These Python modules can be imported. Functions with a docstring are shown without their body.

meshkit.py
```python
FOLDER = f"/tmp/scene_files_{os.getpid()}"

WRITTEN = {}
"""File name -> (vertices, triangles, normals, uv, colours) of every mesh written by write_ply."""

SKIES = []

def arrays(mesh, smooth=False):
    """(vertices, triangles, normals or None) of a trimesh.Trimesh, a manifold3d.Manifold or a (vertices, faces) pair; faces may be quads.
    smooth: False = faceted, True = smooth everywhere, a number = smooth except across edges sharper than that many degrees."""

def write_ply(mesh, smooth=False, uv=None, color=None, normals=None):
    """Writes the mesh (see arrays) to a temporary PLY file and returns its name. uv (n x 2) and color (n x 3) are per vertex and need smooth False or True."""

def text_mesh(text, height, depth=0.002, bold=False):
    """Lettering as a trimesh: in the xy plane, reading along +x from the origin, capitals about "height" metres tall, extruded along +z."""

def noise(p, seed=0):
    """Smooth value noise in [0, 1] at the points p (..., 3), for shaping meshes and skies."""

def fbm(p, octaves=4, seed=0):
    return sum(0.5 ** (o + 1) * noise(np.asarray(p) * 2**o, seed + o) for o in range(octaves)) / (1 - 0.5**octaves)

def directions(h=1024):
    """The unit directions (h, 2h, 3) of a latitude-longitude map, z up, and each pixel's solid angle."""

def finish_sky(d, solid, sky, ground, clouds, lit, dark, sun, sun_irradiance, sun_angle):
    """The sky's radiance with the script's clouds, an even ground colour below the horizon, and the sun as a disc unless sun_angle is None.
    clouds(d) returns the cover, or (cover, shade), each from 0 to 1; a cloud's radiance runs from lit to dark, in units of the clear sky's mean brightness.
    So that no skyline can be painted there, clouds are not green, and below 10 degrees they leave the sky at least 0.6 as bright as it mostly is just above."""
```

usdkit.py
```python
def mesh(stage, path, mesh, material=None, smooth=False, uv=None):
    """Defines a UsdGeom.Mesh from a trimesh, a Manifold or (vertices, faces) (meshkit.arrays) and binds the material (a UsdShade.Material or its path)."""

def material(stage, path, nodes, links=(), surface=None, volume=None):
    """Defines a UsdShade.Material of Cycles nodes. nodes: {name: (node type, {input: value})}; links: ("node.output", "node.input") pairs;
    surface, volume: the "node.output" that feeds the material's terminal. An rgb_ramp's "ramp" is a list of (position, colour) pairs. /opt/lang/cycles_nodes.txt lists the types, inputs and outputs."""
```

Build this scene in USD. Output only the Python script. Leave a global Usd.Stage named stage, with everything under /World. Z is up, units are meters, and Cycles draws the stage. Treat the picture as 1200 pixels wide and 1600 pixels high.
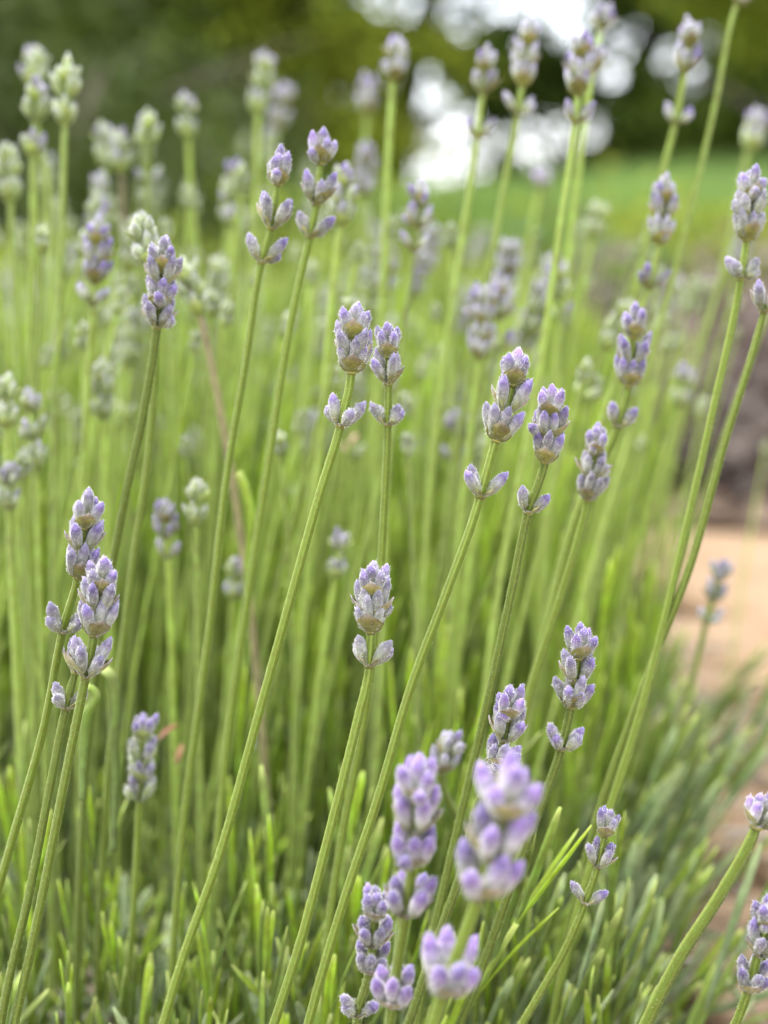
import math, random
import numpy as np
import trimesh
import usdkit
from pxr import Usd, UsdGeom, UsdLux, UsdShade, Gf, Sdf, Vt
from scipy.interpolate import PchipInterpolator
from scipy.spatial import Delaunay
from meshkit import fbm, noise

# ------------------------------------------------------------------ camera, sky, sun, exposure
stage = Usd.Stage.CreateInMemory()
UsdGeom.SetStageUpAxis(stage, 'Z')
UsdGeom.Xform.Define(stage, '/World')
CAM_H = 0.27
TX, TY = 0.222, 0.296                      # tangents of half the view
PITCH = math.atan(0.1795)
FOCUS = 0.362
FOCAL = 36.0 / (2 * TX)
EXPOSURE = 2.55
SUN_EL, SUN_AZ = math.radians(68), math.radians(-70)      # azimuth from +y towards +x
SUN_I, SUN_ANGLE = 0.4, 14.0
SKY_STRENGTH = 0.086

cam = UsdGeom.Camera.Define(stage, '/World/camera')
cam.CreateHorizontalApertureAttr(36.0); cam.CreateVerticalApertureAttr(48.0)
cam.CreateFocalLengthAttr(FOCAL)
cam.CreateFStopAttr(FOCAL / 6.8)
cam.CreateFocusDistanceAttr(FOCUS)
cam.CreateClippingRangeAttr((0.02, 5000.0))
cam.CreateExposureAttr(EXPOSURE)
sp, cp = math.sin(PITCH), math.cos(PITCH)
C0 = np.array([0, 0, CAM_H]); RIGHT = np.array([1., 0, 0]); UP = np.array([0, sp, cp]); FWD = np.array([0, cp, -sp])
cam.AddTransformOp().Set(Gf.Matrix4d(1, 0, 0, 0, *UP, 0, *(-FWD), 0, *C0, 1))

def at(px, py, d):
    """The point at depth d along the viewing direction that the photograph shows at (px, py)."""
    px, py, d = np.broadcast_arrays(np.asarray(px, float), np.asarray(py, float), np.asarray(d, float))
    return C0 + d[..., None] * (FWD + ((px - 600) / 600 * TX)[..., None] * RIGHT + ((800 - py) / 800 * TY)[..., None] * UP)

sun_dir = np.array([math.sin(SUN_AZ) * math.cos(SUN_EL), math.cos(SUN_AZ) * math.cos(SUN_EL), math.sin(SUN_EL)])
dome = UsdLux.DomeLight.Define(stage, '/World/sky')
dome.GetPrim().SetCustomDataByKey('kind', 'structure')
sky_mat = usdkit.material(stage, '/World/Looks/sky', {
    'sky': ('sky_texture', {'sky_type': 'single_scattering', 'sun_disc': False, 'sun_elevation': SUN_EL, 'sun_rotation': SUN_AZ, 'altitude': 100.0}),
    'tc': ('texture_coordinate', {}),
    'n': ('noise_texture', {'scale': 2.2, 'detail': 5.0, 'roughness': 0.55}),
    'r': ('rgb_ramp', {'ramp': [(0.3, (0.55, 0.55, 0.55)), (0.6, (0.92, 0.92, 0.92))]}),
    'm': ('mix', {'color2': (8.2, 8.4, 8.8)}),
    'bg': ('background_shader', {'strength': SKY_STRENGTH})},
    [('tc.generated', 'n.vector'), ('n.fac', 'r.fac'), ('r.color', 'm.fac'), ('sky.color', 'm.color1'), ('m.color', 'bg.color')], surface='bg.background')
UsdShade.MaterialBindingAPI.Apply(dome.GetPrim()).Bind(sky_mat)
sun = UsdLux.DistantLight.Define(stage, '/World/sun')
sun.CreateIntensityAttr(SUN_I); sun.CreateAngleAttr(SUN_ANGLE); sun.CreateNormalizeAttr(True); sun.CreateColorAttr(Gf.Vec3f(1.0, 0.95, 0.87))
z = sun_dir; x = np.cross([0, 0, 1.0], z); x /= np.linalg.norm(x); y = np.cross(z, x)
sun.AddTransformOp().Set(Gf.Matrix4d(*x, 0, *y, 0, *z, 0, 0, 0, 0, 1))

# ------------------------------------------------------------------ helpers
rng = np.random.default_rng(7)
USED = {}
def numbered(path):
    n = USED.get(path, 0); USED[path] = n + 1
    return path if n == 0 else f'{path}_{n:03d}'
def set_data(prim, label=None, cat=None, group=None, kind=None):
    for k, v in (('label', label), ('category', cat), ('group', group), ('kind', kind)):
        if v: prim.SetCustomDataByKey(k, v)
    return prim
def part(parent, name, mesh, mat, smooth=True, uv=None):
    path = numbered(f'{parent}/{name}')
    return str(usdkit.mesh(stage, path, mesh, mat, smooth, uv).GetPath())
def thing(name, label, cat, group=None, loc=None):
    path = numbered(f'/World/{name}')
    xf = UsdGeom.Xform.Define(stage, path)
    if loc is not None: xf.AddTranslateOp().Set(Gf.Vec3d(*map(float, loc)))
    set_data(xf.GetPrim(), label, cat, group)
    return path
def copy_of(src, name, label, cat, group, matrix):
    path = numbered(f'/World/{name}')
    xf = UsdGeom.Xform.Define(stage, path)
    xf.GetPrim().GetReferences().AddInternalReference(src)
    xf.GetPrim().SetInstanceable(True)
    xf.AddTransformOp().Set(Gf.Matrix4d(*matrix.T.ravel().tolist()))
    set_data(xf.GetPrim(), label, cat, group)
    return path
def class_prim(name):
    path = f'/World/Library/{name}'
    stage.CreateClassPrim(path)
    return path
stage.CreateClassPrim('/World/Library')

def unit(v):
    v = np.asarray(v, float); return v / (np.linalg.norm(v, axis=-1, keepdims=True) + 1e-12)
def grid_faces(n, m, wrap=True):
    i, j = np.meshgrid(np.arange(n - 1), np.arange(m if wrap else m - 1), indexing='ij')
    a = i * m + j; b = i * m + (j + 1) % m; c = (i + 1) * m + (j + 1) % m; d = (i + 1) * m + j
    q = np.stack([a, b, c, d], -1).reshape(-1, 4)
    return np.vstack([q[:, [0, 1, 2]], q[:, [0, 2, 3]]])
def join(items):
    """[(v, f, uv)] -> one."""
    vs, fs, us, n = [], [], [], 0
    for v, f, u in items:
        vs.append(v); fs.append(f + n); us.append(u); n += len(v)
    return np.vstack(vs), np.vstack(fs), np.vstack(us)
def frames(p):
    """Tangents and two steady normals along a polyline."""
    t = unit(np.gradient(p, axis=0))
    e1 = np.zeros_like(p); prev = np.array([1.0, 0, 0])
    for k in range(len(p)):
        prev = unit(prev - t[k] * (prev @ t[k])); e1[k] = prev
    return t, e1, np.cross(t, e1)
def sweep(p, radii, shape, twist=0.0):
    """A closed tube along p with the cross-section shape (m, 2); uv = (along, around)."""
    p = np.asarray(p, float); t, e1, e2 = frames(p); n, m = len(p), len(shape)
    a = np.linspace(0, twist, n)
    ca, sa = np.cos(a)[:, None], np.sin(a)[:, None]
    sx = shape[:, 0][None] * ca - shape[:, 1][None] * sa; sy = shape[:, 0][None] * sa + shape[:, 1][None] * ca
    r = np.broadcast_to(radii, (n,))[:, None]
    v = p[:, None] + (sx * r)[..., None] * e1[:, None] + (sy * r)[..., None] * e2[:, None]
    v = np.vstack([v.reshape(-1, 3), p[:1], p[-1:]])
    f = grid_faces(n, m)
    j = np.arange(m)
    f = np.vstack([f, np.stack([(j + 1) % m, j, np.full(m, n * m)], 1), np.stack([(n - 1) * m + j, (n - 1) * m + (j + 1) % m, np.full(m, n * m + 1)], 1)])
    uu, vv = np.meshgrid(np.linspace(0, 1, n), np.arange(m) / m, indexing='ij')
    uv = np.vstack([np.stack([uu, vv], -1).reshape(-1, 2), [[0, .5], [1, .5]]])
    return v, f, uv
ang = np.arange(16) * math.pi / 8
STEM_SHAPE = np.stack([np.cos(ang), np.sin(ang)], 1) * (0.88 + 0.15 * np.cos(4 * ang + 0.9))[:, None]      # four rounded ridges, grooves between
ang8 = np.arange(8) * math.pi / 4
STEM_SHAPE_LOW = np.stack([np.cos(ang8), np.sin(ang8)], 1) * np.where(np.arange(8) % 2 == 0, 1.03, 0.76)[:, None]
ROUND = np.stack([np.cos(ang8), np.sin(ang8)], 1)

# ------------------------------------------------------------------ materials
LOOK = '/World/Looks/'
def leafy(name, ramp, rough=0.55, trans=0.35, trans_col=None, scale=260.0, sheen=0.0, axis='y', bump=0.25, vary=0.25, spec=0.35, mottle=0.28):
    """Plant tissue: a colour ramp along the uv, mottled, varied per piece, with light passing through."""
    nodes = {
        'uv': ('texture_coordinate', {}), 'sep': ('separate_xyz', {}),
        'ramp': ('rgb_ramp', {'ramp': ramp}),
        'geo': ('geometry', {}), 'n': ('noise_texture', {'scale': scale, 'detail': 3.0}), 'n2': ('noise_texture', {'scale': scale * 7, 'detail': 2.0}),
        'r1': ('map_range', {'from_min': 0.3, 'from_max': 0.7, 'to_min': 1 - mottle, 'to_max': 1 + mottle}),
        'oi': ('object_info', {}), 'r2': ('map_range', {'to_min': 1 - vary, 'to_max': 1 + vary}),
        'mul': ('math', {'math_type': 'multiply'}),
        'hsv': ('hsv', {}), 'hr': ('map_range', {'from_min': 0.25, 'from_max': 0.75, 'to_min': 0.485, 'to_max': 0.515}),
        'b': ('bump', {'strength': bump, 'distance': 0.0003}),
        'p': ('principled_bsdf', {'roughness': rough, 'specular_ior_level': spec, 'sheen_weight': sheen, 'sheen_roughness': 0.35}),
        't': ('translucent_bsdf', {}), 'mix': ('mix_closure', {'fac': trans}),
        'tc': ('mix', {'mix_type': 'multiply', 'fac': 1.0, 'color2': trans_col or (1.5, 1.5, 0.8)})}
    links = [('uv.UV', 'sep.vector'), (f'sep.{axis}', 'ramp.fac'), ('geo.position', 'n.vector'), ('geo.position', 'n2.vector'), ('n.fac', 'r1.value'), ('oi.random', 'r2.value'),
             ('r1.result', 'mul.value1'), ('r2.result', 'mul.value2'), ('mul.value', 'hsv.value'), ('n.fac', 'hr.value'), ('hr.result', 'hsv.hue'),
             ('ramp.color', 'hsv.color'), ('hsv.color', 'p.base_color'), ('n2.fac', 'b.height'), ('b.normal', 'p.normal'),
             ('hsv.color', 'tc.color1'), ('tc.color', 't.color'), ('p.BSDF', 'mix.closure1'), ('t.BSDF', 'mix.closure2')]
    return usdkit.material(stage, LOOK + name, nodes, links, surface='mix.closure')

# stems: paler along the four ridges
def ridge(lo, hi):
    r = []
    for k in range(4):
        r += [(k / 4 + 0.0, lo), (k / 4 + 0.125, lo if k % 2 else lo), (k / 4 + 0.19, hi), (k / 4 + 0.235, lo)]
    return r
M = {}
LO, HI = (0.118, 0.162, 0.014), (0.24, 0.295, 0.06)
M['stem'] = leafy('stem', [(0, LO), (0.17, LO), (0.24, HI), (0.31, LO), (0.43, LO), (0.5, HI), (0.57, LO), (0.69, LO), (0.76, HI), (0.83, LO), (0.92, LO), (0.985, HI)], trans=0.35, sheen=0.12, scale=900, bump=0.6, mottle=0.12)
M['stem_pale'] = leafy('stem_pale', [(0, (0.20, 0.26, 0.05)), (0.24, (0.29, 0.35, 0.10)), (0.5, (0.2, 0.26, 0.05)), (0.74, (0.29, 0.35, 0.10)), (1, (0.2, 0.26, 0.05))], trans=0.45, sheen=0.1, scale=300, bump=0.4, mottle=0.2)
M['stem_brown'] = leafy('stem_brown', [(0, (0.24, 0.19, 0.10)), (0.5, (0.2, 0.17, 0.08))], trans=0.2, sheen=0.1)
OLIVE = (0.21, 0.21, 0.05)
B = dict(axis='x', rough=0.75, trans=0.2, sheen=0.5, bump=0.8, vary=0.22)
M['bud_violet'] = leafy('bud_violet', [(0, OLIVE), (0.22, (0.21, 0.225, 0.10)), (0.45, (0.25, 0.25, 0.21)), (0.64, (0.215, 0.195, 0.245)), (0.77, (0.12, 0.085, 0.20)), (0.86, (0.175, 0.13, 0.31)), (1, (0.24, 0.195, 0.40))], trans_col=(1.1, 1.0, 1.2), scale=900, mottle=0.3, **B)
M['bud_lilac'] = leafy('bud_lilac', [(0, OLIVE), (0.22, (0.22, 0.235, 0.11)), (0.45, (0.27, 0.275, 0.225)), (0.66, (0.245, 0.235, 0.25)), (0.78, (0.145, 0.12, 0.185)), (0.88, (0.19, 0.17, 0.26)), (1, (0.245, 0.215, 0.35))], trans_col=(1.1, 1.0, 1.2), scale=900, mottle=0.3, **B)
M['bud_grey'] = leafy('bud_grey', [(0, OLIVE), (0.22, (0.225, 0.24, 0.115)), (0.48, (0.29, 0.30, 0.24)), (0.68, (0.27, 0.265, 0.26)), (0.79, (0.165, 0.15, 0.18)), (1, (0.25, 0.235, 0.305))], trans_col=(1.1, 1.05, 1.1), scale=900, mottle=0.3, **B)
M['bud_bright'] = leafy('bud_bright', [(0, (0.20, 0.20, 0.05)), (0.2, (0.33, 0.34, 0.20)), (0.42, (0.44, 0.43, 0.42)), (0.62, (0.33, 0.27, 0.39)), (0.78, (0.19, 0.12, 0.29)), (0.88, (0.22, 0.145, 0.36)), (1, (0.30, 0.23, 0.44))], trans_col=(1.1, 1.0, 1.2), scale=700, mottle=0.3, **B)
M['bud_pale'] = leafy('bud_pale', [(0, (0.21, 0.28, 0.06)), (0.4, (0.28, 0.35, 0.12)), (0.72, (0.32, 0.36, 0.20)), (1, (0.32, 0.31, 0.34))], trans_col=(1.1, 1.1, 0.9), scale=900, mottle=.28, **B)
M['bud_soft'] = leafy('bud_soft', [(0, (0.22, 0.25, 0.07)), (0.25, (0.28, 0.31, 0.15)), (0.5, (0.33, 0.345, 0.27)), (0.75, (0.27, 0.26, 0.29)), (1, (0.32, 0.29, 0.42))], trans_col=(1.1, 1.0, 1.1), scale=900, mottle=.35, **B)
M['bract'] = leafy('bract', [(0, (0.20, 0.21, 0.04)), (0.45, (0.24, 0.23, 0.05)), (0.66, (0.25, 0.21, 0.09)), (0.82, (0.27, 0.23, 0.19)), (1, (0.36, 0.32, 0.36))], axis='x', trans=0.3, sheen=0.25, scale=700, bump=0.6)
M['bract_pale'] = leafy('bract_pale', [(0, (0.25, 0.32, 0.07)), (0.7, (0.33, 0.38, 0.12)), (1, (0.45, 0.46, 0.3))], axis='x', trans=0.3, sheen=0.3, scale=500)
M['wool'] = usdkit.material(stage, LOOK + 'wool', {'p': ('principled_bsdf', {'base_color': (0.72, 0.70, 0.72), 'roughness': 0.6, 'specular_ior_level': 0.3}), 't': ('translucent_bsdf', {'color': (0.7, 0.68, 0.7)}), 'm': ('mix_closure', {'fac': 0.4})}, [('p.BSDF', 'm.closure1'), ('t.BSDF', 'm.closure2')], surface='m.closure')
M['down'] = usdkit.material(stage, LOOK + 'down', {'p': ('principled_bsdf', {'base_color': (0.55, 0.60, 0.30), 'roughness': 0.6, 'specular_ior_level': 0.3}), 't': ('translucent_bsdf', {'color': (0.55, 0.6, 0.3)}), 'm': ('mix_closure', {'fac': 0.4})}, [('p.BSDF', 'm.closure1'), ('t.BSDF', 'm.closure2')], surface='m.closure')
GREEN_TIP = (0.40, 0.45, 0.15)
M['leaf_bright'] = leafy('leaf_bright', [(0, (0.20, 0.275, 0.042)), (0.6, (0.205, 0.29, 0.02)), (0.93, (0.26, 0.34, 0.03)), (1, GREEN_TIP)], axis='x', trans=0.5, sheen=0.06, scale=300, vary=0.3)
M['leaf_mid'] = leafy('leaf_mid', [(0, (0.12, 0.165, 0.042)), (0.6, (0.112, 0.165, 0.024)), (0.93, (0.16, 0.215, 0.035)), (1, GREEN_TIP)], axis='x', trans=0.35, sheen=0.08, scale=300, vary=0.3)
M['leaf_grey'] = leafy('leaf_grey', [(0, (0.15, 0.19, 0.10)), (0.7, (0.14, 0.195, 0.08)), (1, (0.26, 0.31, 0.15))], axis='x', trans=0.25, sheen=0.2, scale=300, vary=0.3)
M['leaf_dead'] = leafy('leaf_dead', [(0, (0.16, 0.14, 0.11)), (0.5, (0.2, 0.19, 0.16)), (1, (0.24, 0.22, 0.18))], axis='x', trans=0.15, sheen=0.1, scale=300, vary=0.4)
M['twig'] = leafy('twig', [(0, (0.13, 0.09, 0.065)), (1, (0.2, 0.16, 0.13))], axis='x', trans=0.0, scale=300)
M['dry_orange'] = leafy('dry_orange', [(0, (0.14, 0.06, 0.03)), (1, (0.2, 0.09, 0.045))], axis='x', trans=0.3, trans_col=(1.2, .9, .6), scale=400)
M['dry_pink'] = leafy('dry_pink', [(0, (0.30, 0.19, 0.12)), (1, (0.36, 0.25, 0.2))], axis='x', trans=0.3, trans_col=(1.2, .9, .8), scale=400)
M['white_petal'] = leafy('white_petal', [(0, (0.6, 0.62, 0.64)), (1, (0.68, 0.69, 0.72))], axis='x', trans=0.3, trans_col=(1, 1, 1), scale=200, vary=.05)
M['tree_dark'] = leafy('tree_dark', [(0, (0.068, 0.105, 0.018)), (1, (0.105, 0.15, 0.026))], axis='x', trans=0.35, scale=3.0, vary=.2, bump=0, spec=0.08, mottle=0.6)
M['shrub_shade'] = leafy('shrub_shade', [(0, (0.03, 0.044, 0.010)), (1, (0.052, 0.07, 0.015))], axis='x', trans=0.2, scale=3.0, vary=.2, bump=0, spec=0.08, mottle=0.6)  # leaf colour darkened to carry the deep shade at upper left
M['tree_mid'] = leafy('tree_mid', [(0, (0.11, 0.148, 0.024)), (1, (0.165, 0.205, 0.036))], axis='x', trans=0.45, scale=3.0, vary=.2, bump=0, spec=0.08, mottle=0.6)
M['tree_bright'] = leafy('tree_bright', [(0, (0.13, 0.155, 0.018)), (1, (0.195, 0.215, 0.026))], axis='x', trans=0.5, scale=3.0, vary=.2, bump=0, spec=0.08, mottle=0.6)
M['grass'] = leafy('grass', [(0, (0.064, 0.112, 0.028)), (1, (0.098, 0.158, 0.042))], axis='x', trans=0.45, scale=2.0, vary=.25, bump=0)
M['moss_shrub'] = leafy('moss_shrub', [(0, (0.13, 0.155, 0.014)), (1, (0.2, 0.225, 0.02))], axis='x', trans=0.4, scale=9.0, vary=.2, bump=0)
M['brown_shrub'] = leafy('brown_shrub', [(0, (0.07, 0.052, 0.042)), (1, (0.12, 0.09, 0.075))], axis='x', trans=0.2, trans_col=(1, .9, .9), scale=9.0, vary=.3, bump=0)

def earth(name, ramp, s1, s2, bump=0.6, dist=0.004, rough=0.95):
    return usdkit.material(stage, LOOK + name, {
        'g': ('geometry', {}), 'n1': ('noise_texture', {'scale': s1, 'detail': 6.0, 'roughness': 0.62}), 'n2': ('noise_texture', {'scale': s2, 'detail': 4.0, 'roughness': 0.6}),
        'm': ('mix', {'fac': 0.45}), 'r': ('rgb_ramp', {'ramp': ramp}), 'b': ('bump', {'strength': bump, 'distance': dist}),
        'p': ('principled_bsdf', {'roughness': rough, 'specular_ior_level': 0.2})},
        [('g.position', 'n1.vector'), ('g.position', 'n2.vector'), ('n1.color', 'm.color1'), ('n2.color', 'm.color2'), ('n1.fac', 'm.color1'), ('n2.fac', 'm.color2'), ('m.color', 'r.fac'), ('r.color', 'p.base_color'),
         ('m.color', 'b.height'), ('b.normal', 'p.normal')][0:2] + [('n1.fac', 'm.color1'), ('n2.fac', 'm.color2'), ('m.color', 'r.fac'), ('r.color', 'p.base_color'), ('n2.fac', 'b.height'), ('b.normal', 'p.normal')], surface='p.BSDF')
M['soil'] = earth('soil', [(0.3, (0.035, 0.024, 0.017)), (0.5, (0.08, 0.056, 0.042)), (0.7, (0.16, 0.12, 0.095))], 18, 220)
M['sand'] = earth('sand', [(0.36, (0.07, 0.045, 0.027)), (0.45, (0.14, 0.093, 0.053)), (0.55, (0.185, 0.128, 0.078)), (0.66, (0.235, 0.178, 0.125))], 14, 130, bump=0.4, dist=0.002)
M['stone'] = earth('stone', [(0.28, (0.12, 0.07, 0.038)), (0.5, (0.18, 0.12, 0.07)), (0.72, (0.24, 0.175, 0.122))], 22, 190, bump=0.5, dist=0.0015, rough=0.85)
M['mulch'] = earth('mulch', [(0.35, (0.03, 0.021, 0.016)), (0.5, (0.075, 0.052, 0.038)), (0.65, (0.15, 0.11, 0.08))], 3.5, 60, bump=1.0, dist=0.01)
M['chip'] = earth('chip', [(0.3, (0.05, 0.034, 0.026)), (0.5, (0.11, 0.078, 0.056)), (0.7, (0.2, 0.15, 0.115))], 5, 60, bump=.4, dist=.002)
M['meadow'] = earth('meadow', [(0.3, (0.042, 0.074, 0.02)), (0.5, (0.072, 0.104, 0.03)), (0.7, (0.098, 0.128, 0.045))], 0.8, 14, bump=.8, dist=.03)
M['bark'] = earth('bark', [(0.3, (0.03, 0.024, 0.018)), (0.7, (0.11, 0.09, 0.07))], 6, 60, bump=1.0, dist=.01)

# ------------------------------------------------------------------ the ground
def terrain(x, y):
    """Flat by the lavender, a low bed behind it, then a grassy bank that climbs to the right."""
    x, y = np.asarray(x, float), np.asarray(y, float)
    t = np.clip((y - 1.5) / 3.0, 0, 1)
    h = 0.12 * t * t * (3 - 2 * t)
    far = np.clip((y - 4.5) / 16.0, 0, 1)
    right = 1 / (1 + np.exp(-np.clip((x / np.maximum(y, .5) - .10) * 24, -30, 30)))
    h = h + (0.10 + 0.62 * right) * far ** 1.1 + 0.05 * np.clip(y - 20.5, 0, 30) * (.2 + .8 * right)
    return h + 0.05 * far * (fbm(np.stack([x * .7, y * .7, 0 * x], -1), 3, 5) - .5)
def sheet(name, xs, ys, mat, offset, rough, seed, freq):
    X, Y = np.meshgrid(xs, ys)
    Z = terrain(X, Y) + (offset(X, Y) if callable(offset) else offset) + rough * (fbm(np.stack([X * freq, Y * freq, 0 * X], -1), 4, seed) - .5)
    n, m = X.shape
    f = grid_faces(n, m, wrap=False)
    usdkit.mesh(stage, f'/World/{name}', (np.stack([X, Y, Z], -1).reshape(-1, 3), f), mat, True)
    set_data(stage.GetPrimAtPath(f'/World/{name}'), kind='structure')
def spread(a, b, n, power=2.2):
    t = np.linspace(-1, 1, n); return np.sign(t) * np.abs(t) ** power * (b - a) / 2 + (a + b) / 2
sheet('ground', spread(-300, 300, 121, 3), np.concatenate([-np.geomspace(300, 1, 14), np.linspace(-.5, 4, 10), np.geomspace(4.3, 400, 90)]), M['meadow'],
      lambda X, Y: np.where(Y < 4.2, -0.09, 0.0), 0.0, 1, 1)
sheet('mulch_bed', np.linspace(-4.5, 4.5, 150), np.linspace(1.25, 5.0, 90), M['mulch'], lambda X, Y: 0.004 - 0.12 * np.clip((Y - 4.4) / .5, 0, 1) - .03 * np.clip((1.4 - Y) / .15, 0, 1), 0.035, 3, 9)
def edge(y): return 0.070 + 0.18 * (np.asarray(y) - .5)      # where the planted soil gives way to sand
sheet('sandy_path', np.linspace(-2.5, 2.5, 160), np.linspace(-1.0, 1.6, 110), M['sand'], lambda X, Y: -0.03 * np.clip((Y - 1.36) / .2, 0, 1), 0.010, 4, 12)
def soil_off(X, Y):
    e = np.clip((edge(Y) - X) / .03, -1, 1)
    return np.where(Y < 1.5, 0.004 + 0.009 * e, 0.013 - .06 * np.clip((Y - 1.75) / .2, 0, 1))
sheet('soil', np.linspace(-1.6, .6, 190), np.linspace(-.2, 2.0, 170), M['soil'], soil_off, 0.012, 6, 26)

# ------------------------------------------------------------------ lavender: pieces
def bud_mesh(n=10, m=12, length=0.006, radius=0.0015, flare=1.0, r=rng):
    """A ribbed woolly calyx with the closed petals showing at its mouth. Grows along +z from the origin. uv.x runs from base to tip."""
    length = length * r.uniform(.94, 1.2)
    prof = np.array([[0, .34], [.08, .62], [.22, .86], [.42, 1.0], [.6, 1.0], [.72, .97 * flare], [.76, .80], [.84, .68], [.92, .46], [.97, .25], [1, .06]])
    t = np.linspace(0, 1, n) ** .92
    rad = PchipInterpolator(prof[:, 0], prof[:, 1])(t)
    a = np.arange(m) / m * 2 * math.pi
    ribs = 1 + 0.11 * np.cos(a[None] * (m // 2)) * np.clip(1.3 - 1.6 * np.abs(t[:, None] - .45), 0, 1)
    wob = 1 + 0.10 * (r.random() - .5) * np.cos(a[None] * 2 + r.random() * 6)
    R = radius * rad[:, None] * ribs * wob
    bend = (r.random() - .5) * .0011
    v = np.stack([R * np.cos(a)[None] + bend * (t[:, None] ** 2), R * np.sin(a)[None], np.broadcast_to(length * t[:, None], R.shape)], -1).reshape(-1, 3)
    f = grid_faces(n, m)
    uv = np.stack(np.broadcast_arrays(t[:, None], (np.arange(m) / m)[None]), -1).reshape(-1, 2)
    v = np.vstack([v, [[0, 0, 0], [bend, 0, length * 1.004]]])
    j = np.arange(m)
    f = np.vstack([f, np.stack([(j + 1) % m, j, np.full(m, n * m)], 1), np.stack([(n - 1) * m + j, (n - 1) * m + (j + 1) % m, np.full(m, n * m + 1)], 1)])
    return v, f, np.vstack([uv, [[0, .5], [1, .5]]])
def bract_mesh(n=9, m=7, length=0.0048, half=0.0027, r=rng):
    """A broad pointed bract cupping the buds: outward is +x, up is +z."""
    t = np.linspace(0, 1, n); w = half * np.clip(np.sin(math.pi * np.clip(t * .82 + .16, 0, 1)) ** .8, 0, 1) * np.where(t > .45, 1 - ((t - .45) / .55) ** 1.7 * .97, 1)
    s = np.linspace(-1, 1, m)
    out = 0.0007 + 0.0027 * np.sin(t * 1.5) * (length / .0042) + (r.random() - .5) * .0006 * t
    layers = []
    for k, off in enumerate((0, -0.00016)):
        X = out[:, None] - (s[None] ** 2) * w[:, None] * .55 + off + 0.00007 * np.cos(s[None] * 12) * (k == 0)
        layers.append(np.stack([X, s[None] * w[:, None], np.broadcast_to(length * t[:, None], X.shape)], -1).reshape(-1, 3))
    f = grid_faces(n, m, wrap=False)
    v = np.vstack(layers); k = n * m
    ring = [i * m for i in range(n)] + [(n - 1) * m + j for j in range(1, m)] + [i * m + m - 1 for i in range(n - 2, -1, -1)] + list(range(m - 2, 0, -1))
    ring = np.array(ring); nx = np.roll(ring, -1)
    f = np.vstack([f[:, ::-1], f + k, np.stack([ring, nx, nx + k], 1), np.stack([ring, nx + k, ring + k], 1)])
    uv1 = np.stack(np.broadcast_arrays(t[:, None], (s / 2 + .5)[None]), -1).reshape(-1, 2)
    return v, f, np.vstack([uv1, uv1])
def orient(v, z, x, o):
    z = unit(z); x = unit(np.asarray(x) - z * (np.asarray(x) @ z)); y = np.cross(z, x)
    return v[:, :1] * x + v[:, 1:2] * y + v[:, 2:] * z + o
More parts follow.
